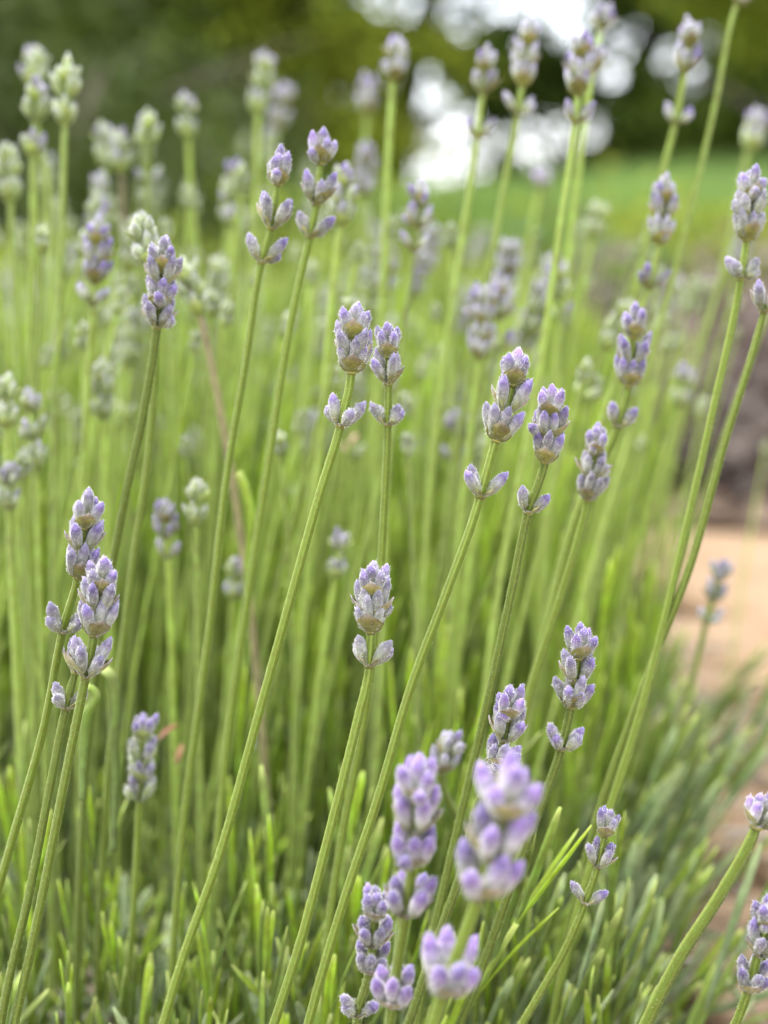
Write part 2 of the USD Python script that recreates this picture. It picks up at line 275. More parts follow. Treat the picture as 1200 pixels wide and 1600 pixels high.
def whorl_pieces(p, a, e1, e2, phi, s, kind, r, lod):
    """The pieces of one flower whorl at p on the axis a: [('bract'|'bud', mesh, small)]."""
    n, m = ((11, 14), (8, 9), (6, 6))[lod]; bn, bm = ((9, 7), (6, 5), (4, 3))[lod]
    out = []
    for side in (0, 1):
        ph = phi + math.pi * side + r.normal(0, .1)
        u = math.cos(ph) * e1 + math.sin(ph) * e2; w = np.cross(a, u)
        bl = dict(full=.0049, low=.0030, top=.0046)[kind] * s * r.uniform(.9, 1.1)
        bw = dict(full=.0028, low=.0023, top=.0025)[kind] * s
        v, f, uv = bract_mesh(bn, bm, bl, bw, r)
        out.append(('bract', (orient(v, a * math.cos(.06) + u * math.sin(.06), u, p + u * .0003 * s), f, uv)))
        def put(off_u, off_w, off_a, tilt, yaw, L, R):
            v, f, uv = bud_mesh(n, m, L * s, R * s, r.uniform(.95, 1.1), r)
            d = u * math.cos(yaw) + w * math.sin(yaw)
            out.append(('bud', (orient(v, a * math.cos(tilt) + d * math.sin(tilt), r.normal(size=3), p + (u * off_u + w * off_w + a * off_a) * s), f, uv)))
        J = lambda q: r.normal(0, q)
        if kind == 'low':
            put(.0009, 0, .0003, .56 + J(.08), J(.25), .0062 + J(.0003), .00126)
            if r.random() < .75: put(.0011, .0013 * r.choice([-1, 1]), .0004, .66 + J(.1), J(.3), .0044 + J(.0005), .00125)
        elif kind == 'full':
            put(.0010, .0011, .0006, .36 + J(.08), .95 + J(.15), .0064 + J(.0004), .00114)
            put(.0010, -.0011, .0006, .36 + J(.08), -.95 + J(.15), .0064 + J(.0004), .00114)
            put(.0013, 0, .0012, .27 + J(.08), J(.2), .0068 + J(.0004), .00114)
            if r.random() < .2: put(.0017, .0008 * r.choice([-1, 1]), .0004, .62 + J(.1), J(.4), .0043 + J(.0004), .00125)
        else:
            put(.0010, .0009, .0006, .34 + J(.08), .9 + J(.2), .0058 + J(.0004), .00114)
            put(.0010, -.0009, .0006, .34 + J(.08), -.9 + J(.2), .0058 + J(.0004), .00114)
            put(.0005, 0, .0022, .12 + J(.06), J(.3), .0058 + J(.0005), .00118)
            if r.random() < .3: put(.0013, .0008 * r.choice([-1, 1]), 0, .55 + J(.1), J(.3), .0040 + J(.0004), .00120)
    return out
TONES = {   # bud materials (top whorl, others), bract
    'violet': (['bud_bright', 'bud_violet', 'bud_violet'], ['bud_violet', 'bud_lilac'], 'bract'),
    'lilac': (['bud_violet', 'bud_violet', 'bud_lilac'], ['bud_lilac', 'bud_lilac', 'bud_violet'], 'bract'),
    'bright': (['bud_bright'], ['bud_bright', 'bud_bright', 'bud_violet'], 'bract'),
    'grey': (['bud_lilac', 'bud_violet'], ['bud_grey', 'bud_grey', 'bud_lilac'], 'bract'),
    'pale': (['bud_pale', 'bud_lilac', 'bud_violet'], ['bud_pale', 'bud_pale', 'bud_lilac'], 'bract_pale'),
    'green': (['bud_pale'], ['bud_pale'], 'bract_pale')}
def hair(parent, name, surfaces, mat, length, width, r):
    """Short wool standing off the given surfaces: [(vertices, faces, how many)]."""
    P = []
    for v, f, n in surfaces:
        t = v[f]; nn = np.cross(t[:, 1] - t[:, 0], t[:, 2] - t[:, 0]); ar = np.linalg.norm(nn, axis=1)
        k = r.choice(len(f), n, p=ar / ar.sum()); nn = unit(nn[k]); b = r.dirichlet([1, 1, 1], n)
        o = (t[k] * b[:, :, None]).sum(1); L = length * r.uniform(.5, 1.3, (n, 1))
        side = unit(r.normal(size=(n, 3)) + [0, 0, 1.0]) * .75
        P.append(np.stack([o - nn * length * .1, o + (nn + side * .3) * L * .5, o + (nn + side) * L * .85], 1))
    P = np.vstack(P)
    c = UsdGeom.BasisCurves.Define(stage, numbered(f'{parent}/{name}'))
    c.CreateTypeAttr('linear'); c.CreatePointsAttr(Vt.Vec3fArray.FromNumpy(P.reshape(-1, 3).astype(np.float32)))
    c.CreateCurveVertexCountsAttr(Vt.IntArray.FromNumpy(np.full(len(P), 3, np.int32)))
    c.CreateWidthsAttr(Vt.FloatArray.FromNumpy(np.tile(np.array([1, .9, .5], np.float32) * width, len(P)))); c.SetWidthsInterpolation('vertex')
    UsdShade.MaterialBindingAPI.Apply(c.GetPrim()).Bind(M[mat])
    set_data(c.GetPrim(), kind='stuff')
def build_stalk(parent, pts, whorl_at, s, tone, r, lod, stem_r, stem_mat='stem', joined=False):
    """pts: world polyline from the root up to the tip. whorl_at: [(index into pts, kind)]. Adds the stem and its whorls as parts."""
    n = len(pts); t, e1, e2 = frames(pts)
    top_i = max(i for i, k in whorl_at)
    rad = stem_r * np.interp(np.arange(n), [0, n * .3, top_i * .96, top_i, n - 1], [1.12, 1.06, .98, .72, .3])
    k = min(n, top_i + 2)
    v, f, uv = sweep(pts[:k], rad[:k], STEM_SHAPE if lod == 0 else STEM_SHAPE_LOW if lod == 1 else ROUND[::2], twist=r.uniform(-.5, .5))
    stp = part(parent, 'stem', (v, f), M[stem_mat], True, uv)
    if lod == 0: hair(stp, 'down', [(v, f, 2200)], 'down', .00022, .00005, r)
    tops, rest, br = TONES[tone]
    pick = lambda m_: m_ if lod == 0 or tone == 'bright' or m_ == 'bud_pale' or r.random() < .35 else 'bud_soft'      # heads that carry no modelled wool are paler themselves
    phase = r.uniform(-.25, .25)
    for q, (i, kind) in enumerate(whorl_at):
        fan = kind == 'fan'; kind = 'full' if fan else kind
        pieces = whorl_pieces(pts[i], t[i], e1[i], e2[i], phase + (math.pi / 2 if fan or (q + (len(whorl_at) > 2)) % 2 else 0) if kind != 'low' else phase, s * (1 if kind != 'full' else 1.03), kind, r, lod)
        rr = stem_r * 1.12
        cv, cf, cuv = sweep(np.array([pts[i] - t[i] * .0006 * s, pts[i], pts[i] + t[i] * .0005 * s]), np.array([.92, 1.12, .9]) * rr, ROUND)
        if joined:
            wp = part(parent, 'flower_whorl', *(lambda b: ((b[0], b[1]), M[br], True, b[2]))(join([x for k_, x in pieces if k_ == 'bract'] + [(cv, cf, cuv)])))
            soft = lambda m_: m_ if m_ == 'bud_pale' else 'bud_soft'
            b = join([x for k_, x in pieces if k_ == 'bud'])
            part(wp, 'buds', (b[0], b[1]), M[soft(r.choice(tops if q == 0 else rest))], True, b[2])
            continue
        wp = part(parent, 'flower_whorl', (cv, cf), M[br], True, cuv)
        if lod == 0: hair(wp, 'wool', [(x[0], x[1], 130 if k_ == 'bud' else 90) for k_, x in pieces], 'wool', .00040 * s, .00005, r)
        for k_, (v, f, uv) in pieces:
            part(wp, k_, (v, f), M[br] if k_ == 'bract' else M[pick(r.choice(tops if q == 0 else rest))], True, uv)

# ------------------------------------------------------------------ lavender: each flower stalk that the photograph lets one point to
# (path from the tip down in photo pixels, whorl bases from the top, depth, size, tone, label)
HERO = [
 ([(560,462),(553,527),(549,583),(530,672),(500,770),(450,950),(395,1150),(345,1330),(285,1500),(255,1600)], [(527,'top'),(556,'full'),(583,'full'),(672,'low')], .360,1.0,'lilac','sharp lavender spike above centre with a lone V shaped bud pair well below its head'),
 ([(609,513),(607,560),(607,604),(606,663),(600,800),(594,900),(575,1080),(545,1250)], [(556,'top'),(603,'full'),(663,'low')], .378,.92,'lilac','narrow lavender spike just right of the centre spike, stem running down behind a lower spike'),
 ([(583,892),(581,936),(580,985),(577,1043),(560,1120),(520,1280),(470,1470),(428,1600)], [(933,'top'),(962,'full'),(985,'full'),(1043,'low')], .352,1.0,'grey','grey lilac lavender spike standing alone in the middle against dark green leaves'),
 ([(806,556),(800,605),(790,645),(774,692),(749,781),(735,825),(700,920),(640,1080),(590,1250),(540,1400),(495,1550)], [(598,'top'),(640,'full'),(692,'full'),(781,'low')], .360,1.02,'violet','violet lavender spike right of centre with three clear tiers and a V shaped pair below'),
 ([(866,604),(860,650),(852,720),(824,804),(800,920),(770,1060),(735,1210),(690,1400)], [(646,'top'),(690,'full'),(720,'full'),(804,'low')], .368,.92,'violet','slim violet spike with dark bud tips next to the right of the three tiered spike'),
 ([(800,1200),(785,1275),(768,1335),(748,1400),(690,1560),(665,1640)], [(1280,'top'),(1345,'full'),(1402,'full'),(1548,'fan')], .284,1.32,'bright','large blurred bright purple lavender spike close to the lens at bottom right of centre'),
 ([(655,1195),(650,1262),(645,1340),(634,1428),(622,1500),(612,1572),(604,1640)], [(1250,'top'),(1300,'full'),(1352,'full'),(1425,'full'),(1568,'fan')], .305,1.12,'bright','thick pale purple spike slightly out of focus left of the largest purple spike'),
 ([(590,1380),(586,1435),(578,1515),(560,1582),(553,1640)], [(1435,'top'),(1475,'full'),(1518,'full'),(1583,'low')], .335,.95,'lilac','sharp lavender spike at the bottom edge beneath the thick pale purple spike'),
 ([(796,1066),(793,1125),(778,1195),(750,1250),(722,1360),(690,1450),(635,1610)], [(1120,'top'),(1160,'full'),(1205,'full')], .362,1.02,'violet','deep violet spike with woolly grey lower buds right behind the largest purple spike'),
 ([(708,1150),(698,1180),(690,1210),(740,1330),(760,1420)], [(1180,'top'),(1204,'full')], .430,1.0,'grey','short grey lavender head of pale closed buds behind the thick pale purple spike'),
 ([(910,980),(902,1040),(892,1104),(876,1172),(845,1260),(800,1380),(750,1520),(715,1610)], [(1025,'top'),(1065,'full'),(1105,'full'),(1172,'low')], .372,.97,'violet','violet spike with a separate tuft below it standing in the leaves right of centre'),
 ([(955,1262),(945,1305),(935,1350),(914,1412),(880,1490),(845,1550),(810,1610)], [(1306,'top'),(1352,'full'),(1412,'low')], .374,.80,'lilac','small lilac spike with one tiny bud pair below at lower right among slanting leaves'),
 ([(1195,1238),(1182,1290),(1130,1390),(1060,1500),(1005,1610)], [(1292,'top')], .340,.95,'violet','lavender head of few violet buds cut by the right edge on a thick slanting stem'),
 ([(1206,1395),(1196,1450),(1182,1500),(1170,1545),(1145,1610)], [(1448,'top'),(1490,'full'),(1545,'full')], .340,.92,'violet','lavender spike cut off by the right edge near the bottom right corner above the sand'),
 ([(138,776),(131,830),(123,895),(98,985),(70,1130),(20,1310),(-15,1430)], [(828,'top'),(862,'full'),(898,'full'),(990,'low')], .362,1.0,'lilac','rear upper spike of the overlapping trio at left, its lower bud pair far below'),
 ([(164,860),(156,925),(148,985),(134,1056),(105,1200),(62,1420),(20,1610)], [(922,'top'),(960,'full'),(990,'full'),(1058,'full')], .355,1.03,'lilac','front spike of the overlapping trio at left, thick stem running to the bottom corner'),
 ([(140,985),(118,1050),(103,1105),(78,1230),(45,1400),(8,1560),(-5,1640)], [(1045,'full'),(1105,'low')], .366,.95,'grey','stalk mostly hidden in the overlapping trio at left, one low bud pair showing'),
 ([(224,1112),(222,1160),(221,1210),(218,1252),(210,1400),(192,1610)], [(1155,'top'),(1188,'full'),(1220,'full'),(1252,'full')], .425,.92,'pale','pale short lavender spike on a straight stem at the lower left above dark soil'),
 ([(257,375),(252,440),(245,512),(225,640),(195,780),(168,920)], [(420,'top'),(450,'full'),(480,'full'),(512,'full')], .388,1.0,'lilac','plump tightly stacked spike on the left with purple top, in front of a greener head'),
 ([(218,338),(226,385),(234,430),(243,540),(235,680),(205,900),(178,1120)], [(385,'top'),(412,'full')], .412,.98,'green','pale green unopened lavender head behind the left shoulder of the plump left spike'),
 ([(440,232),(432,300),(424,352),(407,416),(385,560),(355,740),(325,1000),(300,1180)], [(290,'top'),(352,'full'),(416,'low')], .392,1.0,'violet','sharp spike left of top centre with spreading finger like buds and one tuft beneath'),
 ([(507,204),(500,262),(494,320),(483,374),(455,500),(420,720),(392,900),(365,1080)], [(258,'top'),(320,'full'),(373,'low')], .402,1.0,'violet','sharp spike at top centre with a crown of four spreading violet buds'),
 ([(540,250),(536,300),(531,358),(515,500),(500,700),(480,900)], [(295,'top'),(325,'full'),(358,'full')], .470,1.0,'pale','soft spike directly right of and behind the crown shaped top centre spike'),
 ([(155,350),(151,400),(146,472),(135,640),(128,800)], [(385,'top'),(412,'full'),(440,'full'),(472,'low')], .460,1.0,'lilac','slender softly blurred spike left of the plump left spike with a purple middle'),
 ([(157,310),(152,345),(146,420),(150,600),(160,760)], [(345,'top'),(370,'full')], .540,1.0,'pale','pale head peeping out above the slender blurred left spike'),
 ([(58,124),(56,180),(52,245),(50,420),(47,640)], [(165,'top'),(195,'full'),(240,'full')], .500,1.0,'pale','front one of two stacked pale spikes before the dark shade at upper left'),
 ([(55,62),(54,110),(52,150),(75,300),(90,560)], [(105,'top'),(135,'full')], .580,1.05,'pale','higher blurred pale spike behind the front pale spike at upper left'),
 ([(107,90),(103,145),(101,195),(97,340),(88,600)], [(135,'top'),(158,'full'),(195,'full')], .490,1.0,'green','pale green spike with flat top at upper left, right beside the stacked pair'),
 ([(291,143),(292,180),(294,215),(297,300),(290,420)], [(178,'top'),(214,'full')], .590,1.0,'pale','blurred pale spike on its own before the dark shade left of top centre'),
 ([(229,166),(230,215),(231,290),(222,420),(210,600)], [(205,'top'),(230,'full'),(288,'low')], .570,1.0,'pale','blurred spike with a separate lower tuft between the pale pair and the lone pale spike'),
 ([(163,190),(164,235),(165,262),(166,400),(170,560)], [(228,'top'),(258,'full')], .600,1.1,'pale','left one of two touching blurred heads at upper left'),
 ([(186,200),(188,240),(190,272),(196,420),(200,600)], [(238,'top'),(268,'full')], .570,1.0,'pale','right one of two touching blurred heads at upper left, on a brownish stem'),
 ([(413,72),(410,130),(403,178),(400,320),(385,560)], [(115,'top'),(145,'full'),(178,'full')], .620,1.1,'pale','tall strongly blurred pale spike left of top centre before yellow green leaves'),
 ([(443,120),(440,165),(432,205),(420,350),(400,560)], [(165,'top'),(205,'full')], .760,1.35,'grey','very blurred wide head leaning on the tall blurred spike left of top centre'),
 ([(368,240),(366,300),(362,358),(352,480),(340,680)], [(282,'top'),(315,'full'),(356,'full')], .570,1.05,'pale','blurred pale spike with whitish lowest tier left of the finger like sharp spike'),
 ([(621,56),(616,105),(612,150),(600,380),(590,600)], [(98,'top'),(128,'full')], .530,1.0,'lilac','blurred round violet topped spike at the top just left of the bright sky gap'),
 ([(762,68),(758,110),(745,218),(715,420),(690,600)], [(115,'top'),(145,'full'),(218,'low')], .500,1.0,'lilac','blurred dusky spike right of the bright sky gap with a loose tuft below'),
 ([(830,26),(822,90),(808,182),(790,280),(765,420),(725,640)], [(75,'top'),(105,'full'),(135,'full'),(182,'low')], .490,1.0,'grey','tall dusky spike on a dark stem reaching the top edge, right of the middle'),
 ([(912,50),(905,110),(899,188),(880,320),(845,560),(800,800)], [(95,'top'),(125,'full'),(152,'full'),(188,'low')], .460,1.0,'lilac','dusky violet spike on a long leaning stem before the right hand sky gap'),
 ([(945,8),(940,40),(925,110),(900,300),(880,460)], [(48,'top'),(110,'full')], .530,1.05,'lilac','blurred spike with gaps between tiers, behind the right of the dusky violet spike at top'),
 ([(1080,24),(1074,80),(1055,192),(1040,250),(1000,420)], [(72,'top'),(110,'full'),(192,'low')], .490,1.0,'violet','purple topped blurred spike with a loose lower tuft at upper right'),
 ([(1185,-60),(1170,-20),(1148,15),(1120,150),(1095,260),(1050,440),(990,640)], [(-20,'top'),(5,'full')], .490,1.0,'lilac','long thick blurred stem leaning up past the top edge near the right corner'),
 ([(1185,160),(1178,215),(1168,240),(1140,380),(1090,560)], [(205,'top'),(236,'full')], .620,1.15,'pale','pale blurred head at the right edge above the grassy bank'),
 ([(1176,268),(1170,330),(1167,370),(1157,442),(1110,660),(1060,880),(1010,1080),(940,1300)], [(312,'top'),(340,'full'),(368,'full'),(442,'low')], .400,.98,'grey','fairly sharp grey spike near the right edge with a lone tuft beneath its head'),
 ([(1204,428),(1194,482),(1130,700),(1080,880),(1010,1060),(955,1210)], [(482,'full')], .395,.95,'grey','stalk parallel to the grey right spike, its tuft half cut by the right edge'),
 ([(1040,275),(1036,320),(1030,378),(1014,448),(985,520),(940,660),(880,860)], [(318,'top'),(345,'full'),(378,'full'),(448,'low')], .455,.98,'violet','purple topped spike with a thin V shaped pair below, before the grassy bank at right'),
 ([(993,490),(988,550),(982,602),(966,662),(900,810),(860,960),(820,1110)], [(532,'top'),(570,'full'),(604,'full'),(662,'low')], .412,1.0,'violet','bright violet topped spike at right beneath the V shaped pair, leaning left downward'),
 ([(932,670),(927,725),(918,783),(880,920),(835,1060),(800,1200)], [(712,'top'),(748,'full'),(783,'full')], .400,.90,'grey','silvery lilac spike right of the slim violet spike, on a paler stem'),
 ([(747,436),(750,480),(752,543),(735,680),(715,820)], [(478,'top'),(505,'full'),(545,'low')], .500,1.0,'lilac','left one of twin blurred spikes right of centre'),
 ([(783,425),(780,470),(783,545),(765,680),(740,840)], [(468,'top'),(500,'full'),(548,'low')], .520,1.05,'lilac','right one of twin blurred spikes right of centre'),
 ([(658,280),(655,330),(645,395),(625,560),(605,760)], [(322,'top'),(355,'full'),(393,'low')], .470,.95,'violet','loose blurred spike between top centre and the sky gap, three small tiers'),
 ([(711,640),(709,680),(706,718),(695,850),(685,1000)], [(676,'top'),(718,'low')], .545,.95,'lilac','small blurred head low between centre spike and three tiered spike'),
 ([(532,826),(528,870),(523,904),(510,990),(495,1090)], [(862,'top'),(902,'full')], .480,.80,'pale','small pale lavender head above left of the lone grey lilac middle spike'),
 ([(259,778),(260,830),(262,868),(266,960),(270,1080)], [(815,'top'),(840,'full'),(868,'low')], .465,.86,'lilac','small blurred purple spike low on the left, right of the overlapping trio'),
 ([(309,742),(308,785),(307,822),(309,950),(311,1100)], [(785,'top'),(820,'full')], .450,.80,'green','yellow green unopened head next to the small purple spike low on the left'),
 ([(369,872),(367,905),(364,938),(358,1010),(352,1100)], [(902,'top'),(936,'full')], .500,.80,'pale','tiny withered pinkish head left of centre in the bright green stems'),
 ([(48,615),(52,690),(57,735),(60,860),(64,1000)], [(645,'top'),(690,'full'),(733,'full')], .470,.85,'pale','stubby spike with green tip and dusky middle near the left edge'),
 ([(8,590),(10,630),(10,668),(14,800),(20,950)], [(628,'top'),(668,'full')], .455,.9,'green','pale head touching the left edge at mid height'),
 ([(14,720),(15,760),(15,792),(22,900),(30,1020)], [(758,'top'),(792,'full')], .455,.85,'pale','pale head at the left edge just above the overlapping trio'),
 ([(158,560),(160,605),(162,652),(166,780),(170,920)], [(598,'top'),(625,'full'),(652,'full')], .500,.9,'green','blurred yellow green head below the slender blurred left spike'),
 ([(285,408),(298,450),(312,492),(340,620),(368,780),(385,900)], [(445,'top'),(470,'full'),(492,'full')], .470,.95,'green','pale spike leaning left on a brownish stem behind the plump left spike'),
 ([(343,395),(342,440),(340,492),(338,620),(335,780)], [(432,'top'),(460,'full'),(490,'full')], .560,.98,'green','blurred greenish spike standing left of the finger like sharp spike stem'),
 ([(868,400),(872,450),(874,498),(868,620),(860,760)], [(440,'top'),(470,'full'),(498,'low')], .530,.95,'pale','thin pale spike right of the twin blurred spikes'),
 ([(1132,872),(1118,920),(1104,970),(1085,1050),(1040,1200)], [(905,'top'),(940,'full'),(972,'low')], .520,.90,'grey','blurred grey green spike leaning before the pale sand at right'),
 ([(1072,570),(1066,600),(1058,640),(1030,740),(990,880)], [(602,'top'),(640,'full')], .580,.9,'pale','whitish blurred head before the brown mulch at right'),
 ([(850,265),(845,290),(840,310),(820,420),(790,560)], [(295,'top')], .700,1.1,'violet','small purple blurred tuft at the foot of the right hand sky gap'),
 ([(935,318),(930,345),(925,372),(905,480),(880,620)], [(345,'top'),(372,'full')], .620,.95,'green','blurred yellowish head on the grassy bank right of the dusky stem'),
 ([(12,222),(13,265),(16,312),(24,480),(30,680)], [(260,'top'),(285,'full'),(312,'full')], .530,1.0,'green','blurred green spike touching the left edge at the height of the dark shade'),
 ([(575,105),(574,150),(572,200),(566,400),(560,560)], [(148,'top'),(178,'full')], .700,1.2,'lilac','very blurred lilac spike just left of the round violet topped spike'),
 ([(575,215),(572,255),(568,300),(560,440),(550,620)], [(255,'top'),(280,'full'),(300,'full')], .640,1.1,'grey','blurred spike filling the gap right of the crown shaped top centre spike'),
]
def stalk_points(path, d, r, drift=None):
    """World polyline from the root in the soil up to the tip, through what the photograph shows."""
    p = np.array(path, float)[::-1]
    s = np.concatenate([[0], np.cumsum(np.linalg.norm(np.diff(p, axis=0), axis=1))])
    n = 70
    q = np.linspace(0, s[-1], n)
    px, py = PchipInterpolator(s, p[:, 0])(q), PchipInterpolator(s, p[:, 1])(q)
    drift = (.010 + .02 * r.random()) if drift is None else drift
    dd = d + drift * (1 - q / s[-1]) ** 1.3
    w = at(px, py, dd)
    pix = py
    # on down to the soil, bending upright
    dirn = unit(w[0] - w[4]); base = []
    cur, step = w[0].copy(), 0.006
    while cur[2] > 0.0 and len(base) < 60:
        dirn = unit(dirn * .93 + np.array([0, .02, -1.0]) * .07); cur = cur + dirn * step; base.append(cur.copy())
    k = len(base)
    return np.vstack([np.array(base)[::-1].reshape(-1, 3), w]), np.concatenate([np.full(k, 1e9), pix])
for i, (path, whorls, d, s, tone, label) in enumerate(HERO):
    r = np.random.default_rng(100 + i)
    pts, pix = stalk_points(path, d, r)
    root = thing('lavender_stalk', label, 'lavender')
    idx = [(int(np.argmin(np.abs(pix - y))), k) for y, k in whorls]
    lod = 0 if d < .43 else 1
    sr = .00095
    if i in (12,): sr = .0013
    brown = i in (31, 60)
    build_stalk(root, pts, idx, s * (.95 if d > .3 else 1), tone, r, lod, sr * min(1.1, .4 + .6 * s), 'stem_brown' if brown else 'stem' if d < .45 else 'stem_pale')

# ------------------------------------------------------------------ lavender: the crowd behind, from a few patterns
def crowd_template(k, tone):
    r = np.random.default_rng(900 + k)
    c = class_prim(f'crowd_stalk_{k}')
    h = 0.30; t = np.linspace(0, 1, 26)
    bx, by = r.normal(0, .012, 2)
    pts = np.stack([bx * t ** 2 + .004 * np.sin(t * 5 + k), by * t ** 2, h * t], 1)
    zs = [h - .006, h - .012, h - .018] + ([h - .024] if r.random() < .4 else []) + ([h - .036] if r.random() < .6 else [])
    ks = ['top'] + ['full'] * (len(zs) - 1)
    if zs[-1] < h - .03: ks[-1] = 'low'
    pts = np.vstack([pts[:-1][pts[:-1, 2] < h - .04], np.stack([np.interp(np.linspace(h - .04, h, 14), pts[:, 2], pts[:, a]) for a in range(3)], 1)])
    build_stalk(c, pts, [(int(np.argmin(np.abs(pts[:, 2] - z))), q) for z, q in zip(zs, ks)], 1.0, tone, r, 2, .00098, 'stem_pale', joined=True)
    return c
def young_template(k):
    r = np.random.default_rng(950 + k)
    c = class_prim(f'young_stalk_{k}'); h = .30; t = np.linspace(0, 1, 24); bx, by = r.normal(0, .016, 2)
    pts = np.stack([bx * t ** 2, by * t ** 2, h * t], 1)
    pts = np.vstack([pts[:-2], np.stack([np.interp(np.linspace(pts[-2, 2], h, 8), pts[:, 2], pts[:, a]) for a in range(3)], 1)])
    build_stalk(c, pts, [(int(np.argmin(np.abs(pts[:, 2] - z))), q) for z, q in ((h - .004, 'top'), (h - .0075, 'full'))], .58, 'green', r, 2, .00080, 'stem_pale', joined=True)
    return c
CT = [crowd_template(k, tone) for k, tone in enumerate(['pale', 'lilac', 'green', 'grey', 'violet', 'pale', 'lilac', 'green'])]
YT = [young_template(k) for k in range(4)]
def rot(axis, a):
    return trimesh.transformations.rotation_matrix(a, axis)
r = np.random.default_rng(42)
SHORT = {0: 'centre spike', 2: 'lone grey middle spike', 3: 'three tiered violet spike', 4: 'slim violet spike', 5: 'largest purple spike', 6: 'thick pale purple spike', 8: 'deep violet spike', 10: 'violet spike with separate tuft', 11: 'small lilac spike at lower right', 12: 'head cut by the right edge',
         15: 'overlapping trio', 17: 'pale short spike', 18: 'plump left spike', 20: 'finger budded spike', 21: 'crown topped spike', 23: 'slender blurred left spike', 25: 'stacked pair at upper left', 28: 'lone pale spike', 30: 'touching pair at upper left', 32: 'tall blurred pale spike', 35: 'round violet topped spike',
         36: 'spike beside the sky gap', 37: 'tall dusky spike', 38: 'leaning dusky violet spike', 43: 'grey right spike', 45: 'purple topped right spike', 46: 'bright violet topped spike', 47: 'silvery lilac spike', 48: 'twin blurred spikes', 50: 'loose three tiered spike', 52: 'small pale head', 53: 'small blurred purple spike', 55: 'withered pinkish head', 56: 'stubby green tipped spike', 62: 'thin pale spike', 63: 'grey green leaning spike'}
SHORT_STEM = {15: 'stems of the overlapping trio'}
def pixel(p):
    rel = np.asarray(p)[:3] - C0; d = rel @ FWD
    return 600 + rel @ RIGHT / d / TX * 600, 800 - rel @ UP / d / TY * 800
SAID = {}
def describe(px, py, words, marks):
    """A label that places the thing by the nearest landmark; steps to the next landmark when the first is taken."""
    near = sorted(marks, key=lambda m: math.hypot(m[1] - px, (m[2] - py) * .8))[:18]
    for name, mx, my in near:
        dx, dy = px - mx, py - my
        side = 'left' if dx < 0 else 'right'; far = math.hypot(dx, dy)
        where = (f'just {side} of' if far < 60 else f'{side} of') if abs(dx) > abs(dy) * 2 else ('just ' if far < 60 else '') + ('above' if dy < 0 else 'below') if abs(dy) > abs(dx) * 2.5 else f'{"above" if dy < 0 else "below"} {side} of'
        text = f'{words} {where} the {name}'
        if text not in SAID:
            SAID[text] = 1; return text
    return f'{words} {where} the {name}'
HEADS = [(SHORT[q], HERO[q][0][0][0], (HERO[q][0][0][1] + HERO[q][1][-1][0]) / 2) for q in SHORT]
TONE_OF = ['pale', 'lilac', 'greenish', 'grey', 'violet', 'pale', 'lilac', 'greenish']
GROUPS = {'left': 'pale spikes crowded at the back left', 'mid': 'blurred spikes crowded behind the middle', 'right': 'blurred spikes loosely set at the back right'}
n_made = 0
while n_made < 290:
    young = n_made >= 118
    d = r.uniform(.56, 1.25) if n_made < 100 else r.uniform(.47, .85)
    px = r.uniform(-60, 960) if r.random() < .88 else r.uniform(960, 1150)
    py = r.uniform(260, 700) if young else r.normal(440, 100) if r.random() < .85 else r.uniform(560, 700)
    if py < 190 or (px > 560 and py < 330) : continue
    if px > 850 and d > .8: continue
    tip = at(px, py, d)
    zone = 'left' if px < 400 else 'mid' if px < 850 else 'right'
    k = r.choice([0, 5, 2, 7, 3] if zone == 'left' else [0, 1, 2, 3, 4, 6, 7]) if True else 0
    sc = r.uniform(.75, .98)
    if young: k = r.integers(4)
    lean = math.radians(r.normal(5 + px * .006, 3.5)); az = r.uniform(0, 6.28)
    # stands on the soil: length follows from the tip's height
    L = (tip[2] - .0) / math.cos(lean)
    Sm = np.diag([sc, sc, sc, 1]); 
    mat = rot([0, 1, 0], lean) @ rot([1, 0, 0], r.normal(0, .05)) @ rot([0, 0, 1], az) @ Sm
    top = (mat @ np.array([0, 0, .30, 1]))[:3]
    mat[:3, 3] = tip - top
    words = f"{'tiny far' if d > .95 else 'small blurred' if d > .75 else 'blurred'} {('leaning green bud on thin stem' if lean > .15 else 'green bud on thin stem') if young else TONE_OF[int(k)] + ' spike'}"
    copy_of((YT if young else CT)[int(k)], 'lavender_stalk', describe(px, py + 25, words, HEADS), 'lavender', GROUPS[zone], mat)
    n_made += 1

